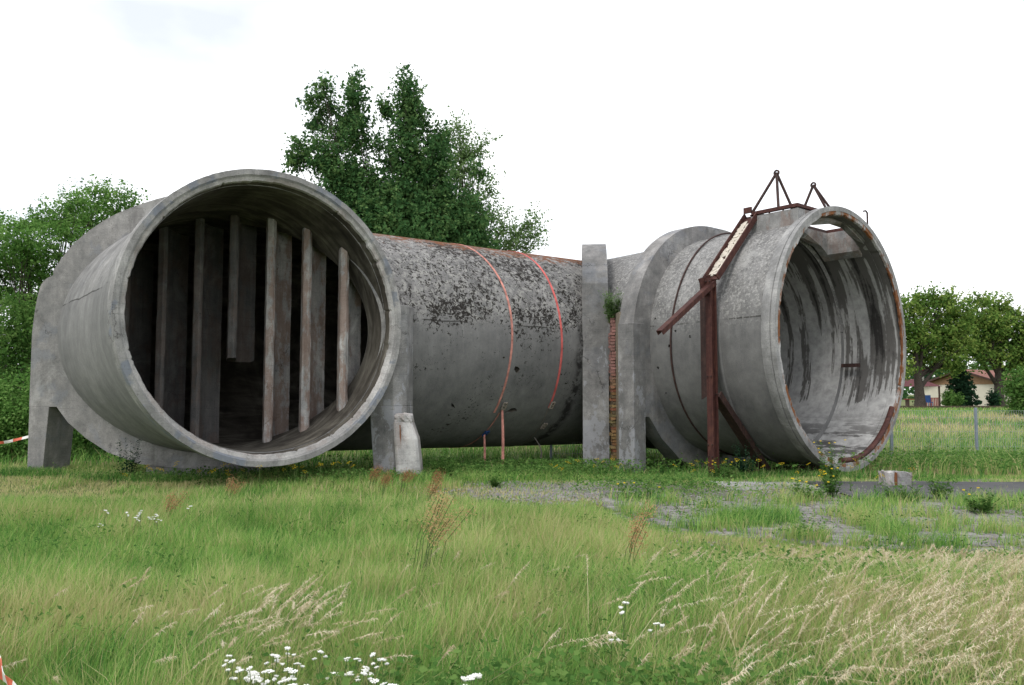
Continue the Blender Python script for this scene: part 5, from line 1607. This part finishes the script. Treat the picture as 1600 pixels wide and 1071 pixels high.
# dock and sorrel seed stalks
def dock(label, x, y, h, n, sp, tint0, group=None):
    root = thing('dock_plant', label, 'plant', (x, y, float(gz(x, y))), group)
    b = MB(); V, T, t = [], [], []; o = 0
    for s in range(n):
        a = rng.uniform(0, 6.28); r = sp * math.sqrt(rng.random())
        bx, by = math.cos(a) * r * .5, math.sin(a) * r * .5
        hh = h * rng.uniform(.75, 1.05); lx = sp * rng.uniform(.5, 1.7)
        b.tube([(bx, by, 0), (bx + lx * .3, by, hh * .6), (bx + lx, by, hh)], .003, 4)
        for j in range(110):
            f = rng.uniform(.66, 1.03)
            p = np.array([bx + lx * f * f, by, hh * f]) + rng.normal(size=3) * .030
            dv = rng.normal(size=3); dv /= np.linalg.norm(dv); e = np.cross(dv, rng.normal(size=3)); e /= np.linalg.norm(e)
            V.append(np.array([p - dv * .006, p + dv * .006, p + e * .012])); T.append((o, o + 1, o + 2)); o += 3; t += [float(np.clip(rng.normal(tint0, .15), 0, 1))] * 3
    st = b.build('stalks', MAT['leaf_stem'], None, kind='stuff', fix=False); st.parent = root
    np_me = bpy.data.meshes.new('seed_heads'); np_me.from_pydata(np.concatenate(V).tolist(), [], T)
    q = np_me.attributes.new('tint', 'FLOAT', 'POINT'); q.data.foreach_set('value', np.array(t, np.float32)); np_me.materials.append(MAT['dock'])
    link('seed_heads', np_me, root, 'stuff')
dock('tall golden brown dock in the middle of the meadow', -.75, 6.5, .80, 13, .22, .85)
for x, y, lab in ((-2.35, 13.0, 'rusty red sorrel left of the broken post'), (-2.05, 12.3, 'largest rusty red sorrel clump before the broken post'), (-1.75, 12.6, 'rusty red sorrel nearest below the broken post'), (-1.25, 12.4, 'small rusty sorrel right of the broken post'), (-1.2, 11.0, 'faded sorrel further out in the meadow grass'), (-4.1, 11.4, 'pale sorrel clump in front of the left mouth'), (-4.2, 9.6, 'orange sorrel clump nearer than left mouth flowers')):
    dock(lab, x, y, .42, 6, .12, .15 if 'rusty' in lab else .5)
dock('tawny sorrel left of tall seed grass near bottom centre', .9, 6.4, .70, 6, .14, .6)

# ------------------------------------------------------------------ barrier tape
def tape(label, pts, w, seg):
    b = MB()
    P = [Vector(p) for p in pts]
    cum = [0]
    for i in range(1, len(P)): cum.append(cum[-1] + (P[i] - P[i - 1]).length)
    n = int(cum[-1] / seg)
    def at_s(s):
        for i in range(1, len(P)):
            if s <= cum[i]: t = (s - cum[i - 1]) / (cum[i] - cum[i - 1]); return P[i - 1].lerp(P[i], t)
        return P[-1]
    for k in range(n + 1):
        c = at_s(k * seg); tw = .5 * math.sin(k * .8)
        up = Vector((0, math.sin(tw) * w / 2, math.cos(tw) * w / 2))
        b.v += [tuple(c - up), tuple(c + up), tuple(c + up + Vector((.001, .002, 0))), tuple(c - up + Vector((.001, .002, 0)))]
    for k in range(n):
        i = 4 * k
        for j in range(4): b.f.append((i + j, i + (j + 1) % 4, i + 4 + (j + 1) % 4, i + 4 + j)); b.m.append((k // 2) % 2)
    o = b.build('barrier_tape', [MAT['tape_white'], MAT['tape_red']], None, fix=False)
    return tag(o, label, 'tape')
A = pt(CL, (95, -3.72), (5, -.2))
tape('red and white barrier tape tied from left leg into bushes', [(A.x, A.y, .78), (A.x - .5, A.y + .05, .66), (A.x - 1.2, A.y + .1, .58), (A.x - 3.0, A.y + .3, .50)], .06, .10)
tape('faded red and white barrier tape in the bottom left grass', [(-3.5, 5.0, .40), (-2.9, 4.35, .39), (-2.66, 4.06, .36), (-2.17, 3.5, .33), (-1.9, 3.1, .25)], .075, .06)
